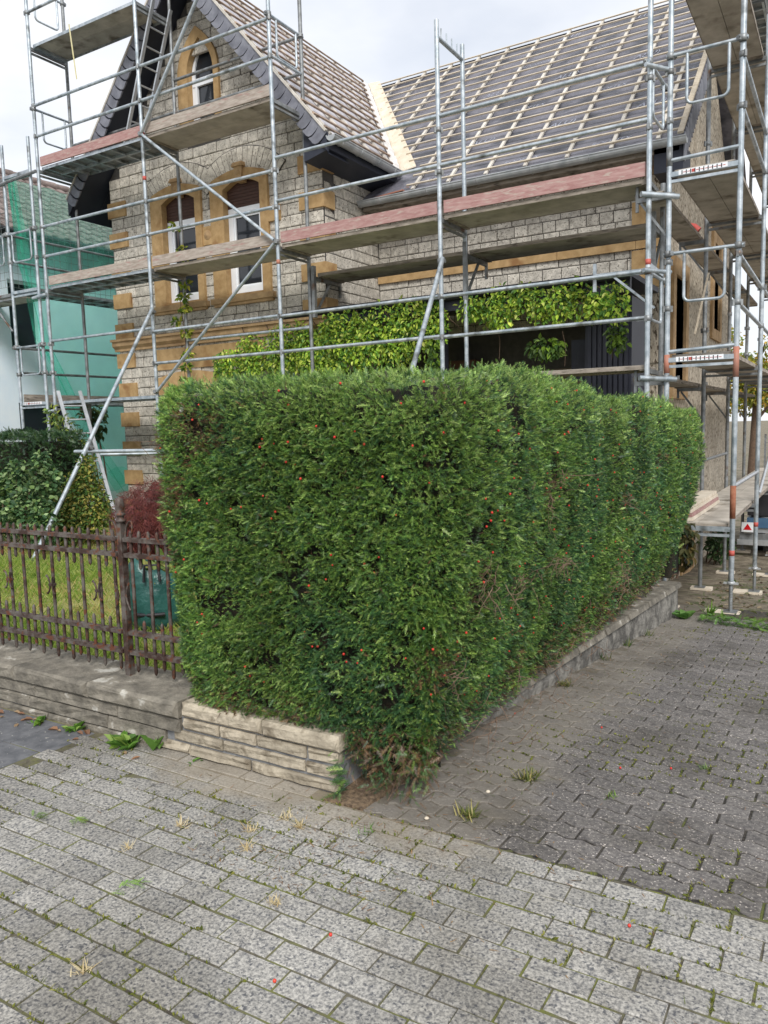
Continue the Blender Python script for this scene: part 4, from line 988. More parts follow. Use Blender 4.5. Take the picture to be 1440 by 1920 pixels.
for x in np.arange(-4.42, -2.3, .24):
    top = np.interp(x, [-4.9, -4.2, -3.3, -2.7, -2.3], [3.4, 3.42, 3.45, 3.4, 3.3]); bot = np.interp(x, [-4.9, -4.4, -4.0, -3.6, -3.3, -3.0, -2.7, -2.3], [2.95, 2.9, 2.86, 2.95, 2.6, 2.85, 2.75, 2.75])
    blobs.append((x, 9.84+random.uniform(-.05, .06), (top+bot)/2, .22, .13, (top-bot)/2))
blobs = [(b[0], b[1]+random.uniform(-.12, .05), b[2]+random.uniform(-.05, .05), b[3]*random.uniform(.6, 1.1), b[4]*random.uniform(.7, 1.5), b[5]*random.uniform(.65, 1.1)) for b in blobs]
blob_leaves(blobs, 10500, LEAF, (.04, .085), VC, [.2, .13, .25, .2, .05, .17], vine, 'leaves', .7)
blob_leaves([(-3.42, 9.9, 2.55, .25, .1, .14), (-2.5, 9.86, 2.62, .14, .1, .2), (-5.05, 9.86, 2.55, .13, .1, .22)], 420, LEAF, (.06, .1), [(86,112,52),(70,100,48),(118,148,52)], None, vine, 'leaves', .8)
vs2 = MB()
for x in np.arange(-8.6, -2.5, .45):
    z = 3.3; pts = [(x+.1*i+random.gauss(0, .03), 9.9+random.gauss(0, .03), z-.12*i+random.gauss(0, .03)) for i in range(5)]; vs2.tube(pts, [.008, .007, .006, .004, .002], 5, False)
for x, z in ((-4.1, 2.9), (-3.2, 2.75), (-2.6, 2.8), (-4.6, 2.8)):
    vs2.tube([(x, 9.9, z), (x+.05, 9.88, z-.2), (x+.04, 9.87, z-.45)], .003, 4, False)
vs2.build('stems', M_bark, vine)
# young creeper climbing a scaffold pole
vine2 = thing('climbing_creeper', (-9.58, 9.62, 0), 'thin young creeper shoots climbing the scaffold pole before the left window', 'creeper')
pts = [(-9.60+.02*math.sin(i*1.3), 9.63-.02*math.cos(i), .2+.19*i) for i in range(26)]
MB().tube(pts, [.006]*20+[.004]*6, 5, False).build('stem', M_bark, vine2)
cs = [(p[0]+random.uniform(-.12, .14), p[1]-.03, p[2], .10, .05, .035) for p in pts[10:] if random.random() < .8]
blob_leaves(cs, 300, LEAF, (.06, .12), [(150,166,62),(120,142,56),(176,176,74),(88,116,50)], None, vine2, 'leaves', .3)

# ================================================================== SCAFFOLDING
cyl = MB(); cyl.tube([(0, 0, 0), (0, 0, 1)], 1, 12); CYL = {}
def cylm(m):
    if m.name not in CYL: CYL[m.name] = unit_mesh('tube', cyl, m)
    return CYL[m.name]
def tube(par, name, a, b, r=.024, m=None):
    a, b = Vector(a), Vector(b); d = b-a; q = d.to_track_quat('Z', 'Y').to_matrix().to_4x4()
    return inst(name, cylm(m or M_steel), Matrix.Translation(a) @ q @ Matrix.Diagonal((r, r, d.length, 1)), par)
cou = MB(); cou.lathe([(.03, -.035), (.04, -.03), (.04, .03), (.03, .035)], (0, 0, 0), 10); cou.box(.02, .062, -.022, .022, -.025, .025); cou.tube([(.055, -.03, 0), (.055, .045, 0)], .008, 6)
COU = unit_mesh('coupler', cou, M_steel_old)
def coupler(par, p, a=0): inst('coupler', COU, Matrix.Translation(p) @ Matrix.Rotation(a, 4, 'Z'), par)
ros = MB(); ros.lathe([(.029, -.03), (.036, -.028), (.036, .028), (.029, .03)], (0, 0, 0), 10)
for a_ in range(2): ros.box(.025, .055, -.012, .012, -.035, .03, Matrix.Rotation(PI*a_, 4, 'Z'))
ROS = unit_mesh('wedge_head', ros, M_steel_old)
def pole(par, x, y, z0, z1, bands=(), m=None, joints=()):
    o = tube(par, 'pole', (x, y, z0), (x, y, z1), .029, m)
    for zb, mm in bands: 
        t = MB(); t.lathe([(.0292, zb-.03), (.0298, zb-.03), (.0298, zb+.03), (.0292, zb+.03)], (x, y, 0), 12); t.build('paint_band', mm, par)
    for zj in joints: inst('wedge_head', ROS, Matrix.Translation((x, y, zj)) @ Matrix.Rotation(random.uniform(0, 3), 4, 'Z'), par)
    return o
def rails(par, a, b, zs, m=None, caps=True):
    for z in zs:
        s_ = random.uniform(-.012, .012)
        tube(par, 'guard_rail', (a[0], a[1], z), (b[0], b[1], z+s_), .0235, m)
        if caps:
            for p, q in ((a, b), (b, a)):
                d = Vector((q[0]-p[0], q[1]-p[1], 0)).normalized(); mb = MB(); mb.bar((p[0]+d.x*.03, p[1]+d.y*.03, z), (p[0]+d.x*.12, p[1]+d.y*.12, z), .012, .05); mb.build('rail_end', M_steel_old, par)
def deck(par, a, b, z, off, width=.64, style='plank', n=2, th=.05):
    """walkway from a to b (xy of the outer line), running beside it on the side of off (unit xy)"""
    a, b = Vector((*a, 0)), Vector((*b, 0)); d = (b-a).normalized(); o = Vector((*off, 0)); w = width/n
    fr = MB()
    P = lambda s_, t, zz: a+d*s_+o*t+Vector((0, 0, zz)); ln = (b-a).length
    def bx(mb, s0, s1, t0, t1, z0, z1): mb.add([P(s_, t, zz) for zz in (z0, z1) for t in (t0, t1) for s_ in (s0, s1)], [(0,2,3,1),(4,5,7,6),(0,1,5,4),(2,6,7,3),(0,4,6,2),(1,3,7,5)])
    for s0, s1 in ((.04, .09), (ln-.09, ln-.04)): bx(fr, s0, s1, .05, .05+width, z-th-.012, z-.012)
    bx(fr, .04, ln-.04, .045, .05, z-th, z-.004); bx(fr, .04, ln-.04, .05+width, .055+width, z-th, z-.004)
    fo = fr.build('deck', M_plank if style == 'plank' else M_steel, par)
    for k in range(n):
        t0 = .053+w*k; t1 = .053+w*(k+1)-.006
        if style == 'plank':
            mb = MB(); bx(mb, .045, ln-.045, t0, t1, z-th+.003+random.uniform(0, .004), z+random.uniform(-.003, .002)); mb.build('plank', M_plank_under, fo)
        else:
            mb = MB(); bx(mb, .045, ln-.045, t0, t1, z-.012, z); mb.build('plank', M_plank_under if style == 'ply' else M_steel_old, fo)
    if style == 'rib':
        nr = 8
        for i in range(nr):
            s0 = .15+(ln-.3)*i/(nr-1); mb = MB(); bx(mb, s0-.02, s0+.02, .06, .05+width-.01, z-th, z-.013); mb.build('rib', M_steel, fo)
        mb = MB(); bx(mb, .05, ln-.05, .05+width*.48, .05+width*.54, z-th-.01, z-.014); mb.build('rib', M_steel, fo)
    return fo
def toe(par, a, b, z, off, m, h=.15):
    a, b = Vector((*a, 0)), Vector((*b, 0)); d = (b-a).normalized(); o = Vector((*off, 0)); p = a+d*.045+o*.03; q = b-d*.045+o*.03
    z += .012
    MB().bar((p.x, p.y, z+h/2), (q.x, q.y, z+h/2+random.uniform(-.006, .006)), .03, h).build('toe_board', m, par)
def transom(par, a, b, z, m=None, sticker=False):
    mb = MB(); mb.bar((*a, z), (*b, z), .045, .05); mb.bar((*a, z-.07), (*b, z-.07), .03, .03); o = mb.build('transom', m or M_steel, par)
    if sticker:
        A, B = Vector((*a, z)), Vector((*b, z)); d = (B-A).normalized(); nn_ = Vector((d.y, -d.x, 0))
        if nn_.y > 0: nn_ = -nn_
        L0 = (B-A).length; p = lambda s_, h_, t: A+d*s_+nn_*t+Vector((0, 0, h_))
        q = lambda s0, s1, h0, h1, t: [p(s0, h0, t), p(s1, h0, t), p(s1, h1, t), p(s0, h1, t)]
        pl = MB(); s0, s1 = .08, L0-.1
        pl.add(q(s0, s1, -.02, .03, .0255), [(0,1,2,3)]); st = pl.build('sticker', M_white, o)
        k = MB(); n_ = 10
        for i in range(n_): ss = s0+.03+(s1-s0-.05)*i/n_; k.add(q(ss, ss+.01, -.017, .024, .0275), [(0,1,2,3)])
        k.build('scale_marks', M_black, st)
        k = MB()
        for i in range(n_):
            if i == 2: ss = s0+.045+(s1-s0-.05)*i/n_; k.add(q(ss, ss+.03, -.012, .02, .0275), [(0,1,2,3)])
            else: ss = s0+.045+(s1-s0-.05)*i/n_; k.add(q(ss, ss+.028, .0, .006, .0275), [(0,1,2,3)])
        k.build('print', M_red, st)
    return o
def uguard(par, a, b, z, drop=.5, inset=.16, r=.0165, wrap=True):
    """end guard: a tube across with a hanging U below it"""
    A, B = Vector((*a, z)), Vector((*b, z)); d = (B-A); L0 = d.length; d.normalize()
    tube(par, 'end_rail', A-d*.04, B+d*.05, .02)
    s0, s1 = inset, L0-inset*.75; R = .06; pts = [A+d*s0]
    pts += [A+d*s0-Vector((0, 0, drop-R))]+[A+d*(s0+R-R*math.cos(t))-Vector((0, 0, drop-R+R*math.sin(t))) for t in np.linspace(.3, PI/2, 4)]
    pts += [A+d*(s1-R+R*math.sin(t))-Vector((0, 0, drop-R+R*math.cos(t))) for t in np.linspace(0, PI/2, 5)]+[A+d*s1]
    MB().tube(pts, r, 8).build('end_guard', M_steel, par)
    for p in (A, B): coupler(par, p, random.uniform(0, 6))
Yo, Yi = 8.95, 9.68
PX = [-12.15, -9.58, -7.01, -4.45, -1.935]; LV = [2.2, 4.2, 6.2, 8.2]
sf_ = thing('front_scaffold', (-7, 9.3, 0), 'galvanised tube scaffold with plank decks along the front of the stone house', 'scaffold')
tops = [(10.4, 10.4), (10.4, 10.4), (9.4, 9.4), (6.47, 6.47), (8.4, 4.3)]
for i, x in enumerate(PX):
    js = [z+d_ for z in LV for d_ in (.5, 1.0) if z+1 < tops[i][0]]
    pole(sf_, x, Yo, GZ, tops[i][0], [(5.55, M_red)] if i == 1 else ([(3.3, M_red)] if i == 4 else ([(3.95, M_orange)] if i == 2 else [])), None, js)
    pole(sf_, x, Yi, GZ, tops[i][1], [], M_steel_old if i != 3 else None, [])
    for z in LV:
        if z > tops[i][1]: continue
        if i == 2 and z > 8: continue
        if i >= 3 and z > 4.3: continue
        transom(sf_, (x, Yo+.02), (x, Yi-.02), z-.07, M_steel_old)
bays = list(zip(PX, PX[1:])); OFF = (0, 1)
def bay(i, z, style, toem, rl=(.5, 1.0), w=.64):
    a, b = (bays[i][0], Yo), (bays[i][1], Yo)
    if style: deck(sf_, a, b, z, OFF, w, style)
    if toem: toe(sf_, a, b, z, OFF, toem)
    if rl: rails(sf_, a, b, [z+r_ for r_ in rl])
bay(0, 2.2, 'rib', None, (1.05,)); bay(0, 4.2, 'rib', M_toe, (.5, 1.0)); bay(0, 6.2, 'rib', M_pink); bay(0, 8.2, 'ply', None, (.5, 1.0))
bay(1, 2.2, 'plank', None, (.5, 1.0)); bay(1, 4.2, 'plank', M_toe, (.5, 1.0)); bay(1, 6.2, 'plank', M_toe)
bay(2, 2.2, 'plank', None); bay(2, 4.2, 'plank', M_pink, (.58, 1.16)); bay(3, 2.2, 'plank', None); bay(3, 4.2, 'plank', M_pink, (.58, 1.16))
# inner rails of the upper bays
for i in (0, 1): rails(sf_, (bays[i][0], Yi), (bays[i][1], Yi), [6.75, 7.25] if i == 1 else [6.75], M_steel_old)
tube(sf_, 'guard_rail', (PX[0], Yi, 6.28), (PX[2], Yi, 6.28), .02, M_steel_old)
rails(sf_, (PX[1], Yi), (PX[2], Yi), [3.12])
# diagonals
tube(sf_, 'brace', (PX[1]+.02, Yo-.045, 6.2), (PX[2]-.03, Yo-.045, 4.25), .024)
tube(sf_, 'brace', (PX[2]-.03, Yo-.045, 4.2), (PX[1]+.05, Yo-.045, 2.25), .024)
tube(sf_, 'brace', (PX[1]+.02, Yo-.045, 6.2), (PX[2], Yo-.045, 9.3), .027)
for p in ((PX[1], Yo-.02, 6.2), (PX[2], Yo-.02, 4.22), (PX[1], Yo-.02, 2.25)): coupler(sf_, p, -1.2)
mb = MB(); mb.lathe([(.034, -.04), (.042, -.03), (.042, .03), (.034, .04)], (PX[1], Yo, 6.2), 10); mb.build('coupler', M_red, sf_)
# end guards on the left and at the top of the gable bays
for z in (6.2, 8.2): uguard(sf_, (PX[0], Yo), (PX[0], Yi), z+.95)
uguard(sf_, (PX[2], Yo), (PX[2], Yi), 7.25); tube(sf_, 'guard_rail', (PX[2], Yo, 6.72), (PX[2], Yi, 6.72), .02)
tube(sf_, 'end_rail', (PX[3], Yo, 6.28), (PX[3], Yi, 6.28), .026)
for k in range(4): tube(sf_, 'pin', (PX[3], Yo+.12+.15*k, 6.28), (PX[3], Yo+.12+.15*k, 6.42), .008)
# console brackets and the inner lower deck at the main wall
for x in (PX[2]+.08, PX[3], PX[4]-.1):
    mb = MB(); mb.bar((x, Yi, 3.82), (x, Yi+.70, 3.82), .04, .06); mb.bar((x, Yi+.70, 3.62), (x, Yi+.70, 3.95), .035, .035); mb.bar((x, Yi+.02, 3.3), (x, Yi+.42, 3.78), .03, .03); mb.box(x-.025, x+.025, Yi-.03, Yi+.03, 3.25, 4.0); mb.build('console_bracket', M_steel_old, sf_)
for a_, b_ in ((PX[2]+.08, PX[3]), (PX[3], PX[4]-.02)): deck(sf_, (a_, Yi+.0), (b_, Yi+.0), 3.9, OFF, .64, 'plank')
# corner tie at the right end
for z in (3.15, 5.25): tube(sf_, 'tie_tube', (PX[4]-.02, Yo-.12, z+.05), (-1.74, 9.16, z+.05), .024)
for z in (2.05, 4.0): tube(sf_, 'tie_tube', (PX[4]-.06, Yo-.10, z), (-1.66, 9.12, z-.02), .03); coupler(sf_, (PX[4], Yo, z)); coupler(sf_, (-1.76, 9.1, z))
uguard(sf_, (PX[4], Yo-.03), (PX[4]+.02, Yi), 5.35); uguard(sf_, (PX[4], Yo-.03), (PX[4]+.02, Yi), 3.2)
mb = MB(); mb.bar((PX[4], 9.3, 3.27), (PX[4]-.68, 9.3, 3.27), .04, .06); mb.bar((PX[4]-.68, 9.3, 3.1), (PX[4]-.68, 9.3, 3.42), .035, .035); mb.bar((PX[4], 9.3, 2.85), (PX[4]-.45, 9.3, 3.24), .026, .026); mb.bar((PX[4]+.0, Yo, 3.27), (PX[4], Yi, 3.27), .04, .05); mb.build('console_bracket', M_steel, sf_)
# access ladder in the upper bay (leans through the hatch)
def ladder(par, a, b, w, side, rung=.28, r=.022, m=None, nm='stile'):
    a, b = Vector(a), Vector(b); d = (b-a); L0 = d.length; d.normalize(); s_ = Vector(side).normalized()*w/2
    for q in (-1, 1): 
        mb = MB(); mb.bar(a+s_*q, b+s_*q, .03, .055, s_); mb.build(nm, m or M_alu, par)
    k = int(L0/rung)
    for i in range(k): p = a+d*(rung*(i+.6)); tube(par, 'rung', p-s_, p+s_, .014, M_alu)
ld = thing('hatch_ladder', (-10.2, 9.35, 6.2), 'slim metal ladder rising between the two top decks of the front scaffold', 'ladder')
ladder(ld, (-10.30, 9.40, 6.2), (-9.45, 9.40, 8.25), .36, (0, 1, .0))
ld2 = thing('ladder', (-11.2, 9.2, .06), 'aluminium ladder leaning up to the lowest deck beside the green net', 'ladder')
ladder(ld2, (-10.25, 8.35, GZ), (-11.62, 8.85, 2.35), .36, (.45, 1., 0))
# hanging strap under the top deck
tag(MB().bar((-10.98, 8.93, 7.35), (-11.08, 8.93, 8.22), .028, .003, (0, 1, 0)).build('strap', mat('strap', S(196,188,140), S(214,206,166), 9, .8)), 'pale yellow strap hanging from the topmost scaffold deck', 'strap')
# raking tubes
rk = thing('raking_prop', (-9, 6.2, GZ), 'long bright steel prop leaning from the lawn to the second scaffold pole', 'prop')
tube(rk, 'tube', (-8.72, 5.95, GZ), (-9.52, 8.90, 3.55), .03); coupler(rk, (-9.54, 8.9, 3.5)); coupler(rk, (-9.05, 7.15, 1.42)); 
mb = MB(); mb.box(-8.82, -8.62, 5.85, 6.05, GZ, GZ+.012); mb.build('foot_plate', M_steel_old, rk)
tube(rk, 'tie_tube', (-9.35, 7.15, 1.36), (-6.2, 7.4, 1.36), .026); tube(rk, 'tie_tube', (-9.0, 7.3, 1.31), (-6.6, 8.9, 1.30), .024)
rk2 = thing('raking_prop', (-4.4, 7, GZ), 'bright steel prop rising behind the hedge top to the fourth scaffold pole', 'prop')
tube(rk2, 'tube', (-3.75, 5.6, GZ), (-4.40, 8.90, 3.65), .03); coupler(rk2, (-4.43, 8.9, 3.62))
MB().box(-3.85, -3.65, 5.5, 5.7, GZ, GZ+.012).build('foot_plate', M_steel_old, rk2)

# ---- scaffold along the right side of the house
ss = thing('side_scaffold', (-1.4, 13, -.55), 'steel scaffold with weathered plank decks along the rough right side wall', 'scaffold')
XI, XO = -1.755, -1.05; SY = [9.1, 11.67, 14.24, 16.81, 19.38]; SV = [.44, 2.3, 4.27, 6.25, 8.2]; DB = -.56
for i, y in enumerate(SY):
    for x in (XI, XO):
        mm = M_steel if (i == 0 or x == XO) else M_steel_old
        zb = yz(y)+.045 if i else DB+.03
        pole(ss, x, y, zb+.34 if (x == XO) else zb, 9.6, [(.12, M_red)] if x == XO and i < 2 else [], mm, [z+.5 for z in SV[1:]]+[z+1 for z in SV[1:]])
        if x == XO:
            tube(ss, 'jack', (x, y, zb), (x, y, zb+.36), .019, M_steel_old)
            nu_ = MB(); nu_.lathe([(.02, zb+.30), (.04, zb+.30), (.04, zb+.335), (.02, zb+.335)], (x, y, 0), 8); nu_.box(x-.075, x+.075, y-.012, y+.012, zb+.305, zb+.325); nu_.build('jack_nut', M_zinc, ss)
            th_ = MB()
            for k in range(14): th_.lathe([(.019, zb+.03+.018*k), (.0235, zb+.036+.018*k), (.019, zb+.042+.018*k)], (x, y, 0), 8)
            th_.build('jack_thread', M_steel_old, ss)
        MB().box(x-.07, x+.07, y-.07, y+.07, zb-.004, zb+.006).build('base_plate', M_steel_old, ss)
    for z in SV: transom(ss, (XI+.02, y), (XO-.02, y), z-.06, None if i == 0 else M_steel_old, i == 0 and z > 1)
    if i == 0: uguard(ss, (XI, y-.02), (XO, y-.02), 3.38, .52, .17); uguard(ss, (XI, y-.02), (XO, y-.02), 5.42, .52, .17); tube(ss, 'end_rail', (XI, y, 2.33), (XO, y, 2.36), .022); tube(ss, 'end_rail', (XI, y, 4.36), (XO, y, 4.38), .022)
    if i == 0: 
        for z, mm in ((2.2, M_orange), (4.4, M_steel_old)):
            mb = MB(); mb.lathe([(.0295, z-.1), (.032, z-.1), (.032, z+.1), (.0295, z+.1)], (XI, y, 0), 10); mb.build('sleeve', mm, ss)
    if i == 0:
        mb = MB(); mb.lathe([(.0295, .50), (.0305, .50), (.0305, .86), (.0295, .86)], (XO, y, 0), 12); mb.build('rust_sleeve', mat('rust', S(140,84,62), S(160,110,84), 20, .8), ss)
        mb = MB(); mb.lathe([(.0295, 2.02), (.0305, 2.02), (.0305, 2.34), (.0295, 2.34)], (XO, y, 0), 12); mb.build('paint_band', M_orange, ss)
for i in range(4):
    a, b = (XI, SY[i]), (XI, SY[i+1])
    for z in SV:
        if z == 8.2: deck(ss, a, b, z, (1, 0), .6, 'rib')
        elif z == .44: 
            deck(ss, a, b, z, (1, 0), .6, 'plank')
        else: deck(ss, a, b, z, (1, 0), .6, 'plank')
        if z > 1: rails(ss, (XO, SY[i]), (XO, SY[i+1]), [z+.5, z+1.0])
    for z in (2.0, 4.0):
        mb = MB(); mb.bar((XI, SY[i]+.02, z+.0), (XI-.34, SY[i]+.02, z+.0), .04, .05); mb.bar((XI-.34, SY[i]+.02, z-.12), (XI-.34, SY[i]+.02, z+.2), .03, .03); mb.bar((XI, SY[i]+.02, z-.45), (XI-.3, SY[i]+.02, z-.03), .025, .025); mb.build('console_bracket', M_steel_old, ss)
        deck(ss, (XI-.02, SY[i]), (XI-.02, SY[i+1]), z+.08, (-1, 0), .30, 'plank', 1)
tube(ss, 'brace', (XO+.03, SY[1], .55), (XO+.05, SY[2]+.6, 1.6), .022, M_alu)
rails(ss, (XO, SY[0]), (XO, SY[1]), [.85], M_alu); rails(ss, (XI, SY[0]), (XI, SY[2]), [1.0], M_steel_old)
# loose boards stacked on the lowest deck
st_ = thing('board_stack', (-1.95, 11, .3), 'pale boards stacked on the lowest deck right of the hedge', 'boards')
for k in range(4): MB().box(-1.73+.01*k, -1.47-.012*k, 9.2+.02*k, 11.3, .445+.042*k, .482+.042*k).build('board', M_pad if k != 1 else M_pink, st_)
# timber pads
GP = 'timber pads under the scaffold feet'
for i, y in enumerate(SY[:4]):
    w_ = ['nearest', 'second', 'third', 'farthest'][i]
    tag(MB().box(XO-.26, XO+.10, y-.11, y+.09, (yz(y) if i else DB)-.03, (yz(y)+.015 if i else DB)+.024).build('timber_pad', M_pad), f'pale timber pad under the {w_} outer foot of the right-hand scaffold', 'pad', GP)
    tag(MB().box(XI-.12, XI+.16, y-.1, y+.1, (yz(y) if i else DB)-.03, (yz(y)+.015 if i else DB)+.024).build('timber_pad', M_pad), f'timber pad under the {w_} inner foot of the right-hand scaffold', 'pad', GP)
# red strap bundle, leaning lath
tag(MB().tube([(-2.1, 11.72, 4.2), (-2.02, 11.7, 4.25), (-1.92, 11.72, 4.22), (-1.86, 11.72, 4.16)], .045, 8).build('red_strap', M_red), 'bundled red strap on the console bracket at the house corner', 'strap')
tag(MB().bar((-1.86, 11.55, 2.75), (-1.70, 11.55, 3.55), .025, .02).build('lath', M_batten), 'thin wooden lath leaning below the console deck at the side wall', 'lath')

# ---- scaffold along the left side of the house
sl_ = thing('left_scaffold', (-12.7, 12, GZ), 'steel scaffold in the gap between the stone house and the white house', 'scaffold')
XA, XB = -13.12, -12.37; LY = [8.95, 11.52, 14.09, 16.66]
for i, y in enumerate(LY):
    pole(sl_, XA, y, GZ, 6.75, [], M_steel if i == 0 else M_steel_old, [2.72, 3.22, 4.72, 5.22]); pole(sl_, XB, y, GZ, 6.75, [], M_steel if i == 0 else M_steel_old, [2.72, 3.22, 4.72, 5.22])
    for z in (2.2, 4.2, 6.2): transom(sl_, (XA+.02, y), (XB-.02, y), z-.02, M_steel if i == 0 else M_steel_old, i == 0 and z < 3)
for z in (3.2, 5.2): uguard(sl_, (XA, LY[0]-.02), (XB, LY[0]-.02), z, .5, .13)
for i in range(3):
    a, b = (XA, LY[i]), (XA, LY[i+1])
    for z in (2.2, 4.2): deck(sl_, a, b, z, (1, 0), .64, 'rib'); rails(sl_, a, b, [z+.55, z+1.0], M_steel_old)
    toe(sl_, a, b, 2.2, (1, 0), M_plank)
tube(sl_, 'tie_tube', (XB+.0, Yo-.06, 2.02), (PX[0]+.06, Yo-.06, 2.03), .028); tube(sl_, 'tie_tube', (XB-.1, Yo-.06, 4.02), (PX[0]+.06, Yo-.06, 4.05), .028)
tube(sl_, 'tie_tube', (-15.3, Yo-.05, 5.98), (PX[0]+.0, Yo-.05, 6.12), .028, M_steel_old)
# bay continuing to the left
for z in (2.2, 4.2, 6.2):
    if z > 3: transom(sl_, (-15.6, Yo+.0), (XA-.02, Yo), z-.05, M_steel_old)
deck(sl_, (-15.6, Yo), (XA, Yo), 4.2, (0, 1), .64, 'plank'); rails(sl_, (-15.6, Yo), (XA, Yo), [5.2])
pole(sl_, -15.6, Yo, GZ, 6.6); tube(sl_, 'brace', (-15.6, Yo-.04, 6.0), (XA-.03, Yo-.04, 3.5), .02, M_steel_old)
for z in (5.2, ): uguard(sl_, (XA-.75, LY[0]-.02), (XA-.05, LY[0]-.02), z, .5, .13)

# ================================================================== NEIGHBOUR'S HOUSE AND NET
nh = thing('white_house', (-17, 13, 0), 'pale blue-white rendered house with brown tiled roof behind the green net', 'house')
NX = -14.6; NE = 5.62
nw = MB(); holes = [[(9.85, 3.35), (10.55, 3.35), (10.55, 4.75), (9.85, 4.75)], [(9.9, .0), (11.0, .0), (11.0, 2.28), (9.9, 2.28)]]
nw.poly([(4, -.05), (24, -.05), (24, NE), (4, NE)], holes, lambda a, b, t: (NX-t, a, b), 0, .3); nw.build('wall', M_render, nh)
MB().box(NX-8, NX-.3, 4, 4.3, 0, NE).build('wall', M_render, nh)
for (ya, za), _, (yb2, zb2), _2 in holes:
    fr_ = MB(); fr_.poly([(ya, za), (yb2, za), (yb2, zb2), (ya, zb2)], [[(ya+.06, za+.06), (yb2-.06, za+.06), (yb2-.06, zb2-.06), (ya+.06, zb2-.06)]], lambda a, b, t: (NX-t, a, b), .08, .16)
    w_ = fr_.build('window' if za > 1 else 'door', M_white if za > 1 else M_darkpaint, nh); MB().box(NX-.14, NX-.12, ya+.05, yb2-.05, za+.05, zb2-.05).build('pane', M_glass, w_)
nrs = .62; nrw = 3.3
rf = MB().add([(NX+.45, 4, NE-.02), (NX+.45, 24, NE-.02), (NX-nrw, 24, NE+(nrw+.45)*nrs), (NX-nrw, 4, NE+(nrw+.45)*nrs), (NX-2*nrw, 4, NE), (NX-2*nrw, 24, NE)], [(0,1,2,3),(3,2,5,4)]).build('roof', M_navy, nh)
tl = MB(); tw_, tl_ = .30, .34
prof = [(0, 0), (.06, .035), (.14, .035), (.20, 0), (.30, -.005)]
v = []
for s0, dz_ in ((0, .035), (tl_+.05, .0)):
    for a_, h_ in prof: v.append((-s0, a_, h_+dz_+s0*nrs))
k_ = len(prof); tl.add(v, [(i, i+1, k_+i+1, k_+i) for i in range(k_-1)], True)
tl.add([(0, a_, h_+.035) for a_, h_ in prof]+[(0, a_, h_+.005) for a_, h_ in prof], [(i, i+1, k_+i+1, k_+i) for i in range(k_-1)])
tme = unit_mesh('roof_tile', tl, M_tile); rest = MB(); ct = 0
for j in range(11):
    for i in range(46):
        y = 8.2+tw_*i; x = NX+.46-tl_*j; p = (x, y, NE+.0+(NX+.46-x)*nrs)
        if ct < 300 and 9 <= y < 17.2 and j < 11: inst('roof_tile', tme, Matrix.Translation(p), rf); ct += 1
        else: rest.add([Vector(p)+Vector(q) for q in tl.v], tl.f)
rest.build('roof_tiles', M_tile, rf, 'stuff')
rt = MB()
for i in range(40): rt.tube([(NX-nrw, 8+.4*i, NE+(nrw+.45)*nrs+.03), (NX-nrw, 8.42+.4*i, NE+(nrw+.45)*nrs+.05)], .11, 8)
rt.build('ridge_tiles', M_tile, rf)
MB().tube([(NX+.52, 4, NE-.06), (NX+.52, 24, NE-.06)], .07, 8).build('gutter', M_black, nh)
# green debris net on the outer side of the left scaffold
net = thing('debris_net', (-13.2, 12, .5), 'torn green debris net hanging behind the scaffold left of the stone house', 'net')
nu, nv = 70, 60; V = []
for i in range(nu):
    for j in range(nv):
        t = j/(nv-1); z = 6.25-5.7*t
        y0 = np.interp(t, [0, .25, .5, .75, 1], [9.05, 9.15, 9.4, 10.1, 11.1]); s_ = (i/(nu-1))**1.3; y = y0+(17.5-y0)*s_
        f_ = .05*math.sin(y*7+z*1.2)+.035*math.sin(y*15-z*2.5)+.06*math.exp(-s_*14)*math.sin(z*5)
        V.append((-13.2+f_*(1-.4*math.cos(z*2)), y, z+.05*math.sin(y*2.2)*t))
Q = np.array([[i*nv+j, (i+1)*nv+j, (i+1)*nv+j+1, i*nv+j+1] for i in range(nu-1) for j in range(nv-1)])
o = npmesh('net_sheet', np.array(V), Q, None, M_net, net); o.data.polygons.foreach_set('use_smooth', [True]*len(Q))
V2 = []                                       # gathered folds along the torn edge
for i in range(8):
    for j in range(nv):
        t = j/(nv-1); z = 6.25-5.9*t; y0 = np.interp(t, [0, .25, .5, .75, 1], [9.05, 9.15, 9.4, 10.1, 11.1]); V2.append((-13.2+.07*math.sin(i*1.9+t*5), y0+.022*i*(1+2*t), z))
Q2 = np.array([[i*nv+j, (i+1)*nv+j, (i+1)*nv+j+1, i*nv+j+1] for i in range(7) for j in range(nv-1)])
o = npmesh('net_fold', np.array(V2), Q2, None, M_net, net); o.data.polygons.foreach_set('use_smooth', [True]*len(Q2))
V3 = [(-13.0+.6*(i/29), 10.2+.035*i*3+.05*math.sin(i), .55+.10*math.sin(i*.9+j)+.16*j-.006*i) for i in range(30) for j in range(3)]
o = npmesh('net_fold', np.array(V3), np.array([[i*3+j, (i+1)*3+j, (i+1)*3+j+1, i*3+j+1] for i in range(29) for j in range(2)]), None, M_net, net)
mesh_ = MB()                                  # coarse safety mesh in front of it, upper left
for y in np.arange(8.98, 11.4, .13): mesh_.tube([(-13.16, y, 4.3), (-13.16, y+.02, 6.2)], .0035, 4, False)
for z in np.arange(4.3, 6.25, .13): mesh_.tube([(-13.16, 8.98, z), (-13.16, 10.2, z-.03), (-13.16, 11.4, z)], .0035, 4, False)
for x in np.arange(-15.5, -13.15, .13): mesh_.tube([(x, 8.93, 4.3), (x, 8.93, 6.1)], .0035, 4, False)
for z in np.arange(4.3, 6.1, .13): mesh_.tube([(-15.5, 8.93, z), (-13.15, 8.93, z)], .0035, 4, False)
mesh_.build('safety_mesh', mat('mesh_cord', S(96,104,104), S(120,128,126), 9, .7), net, 'stuff', False)

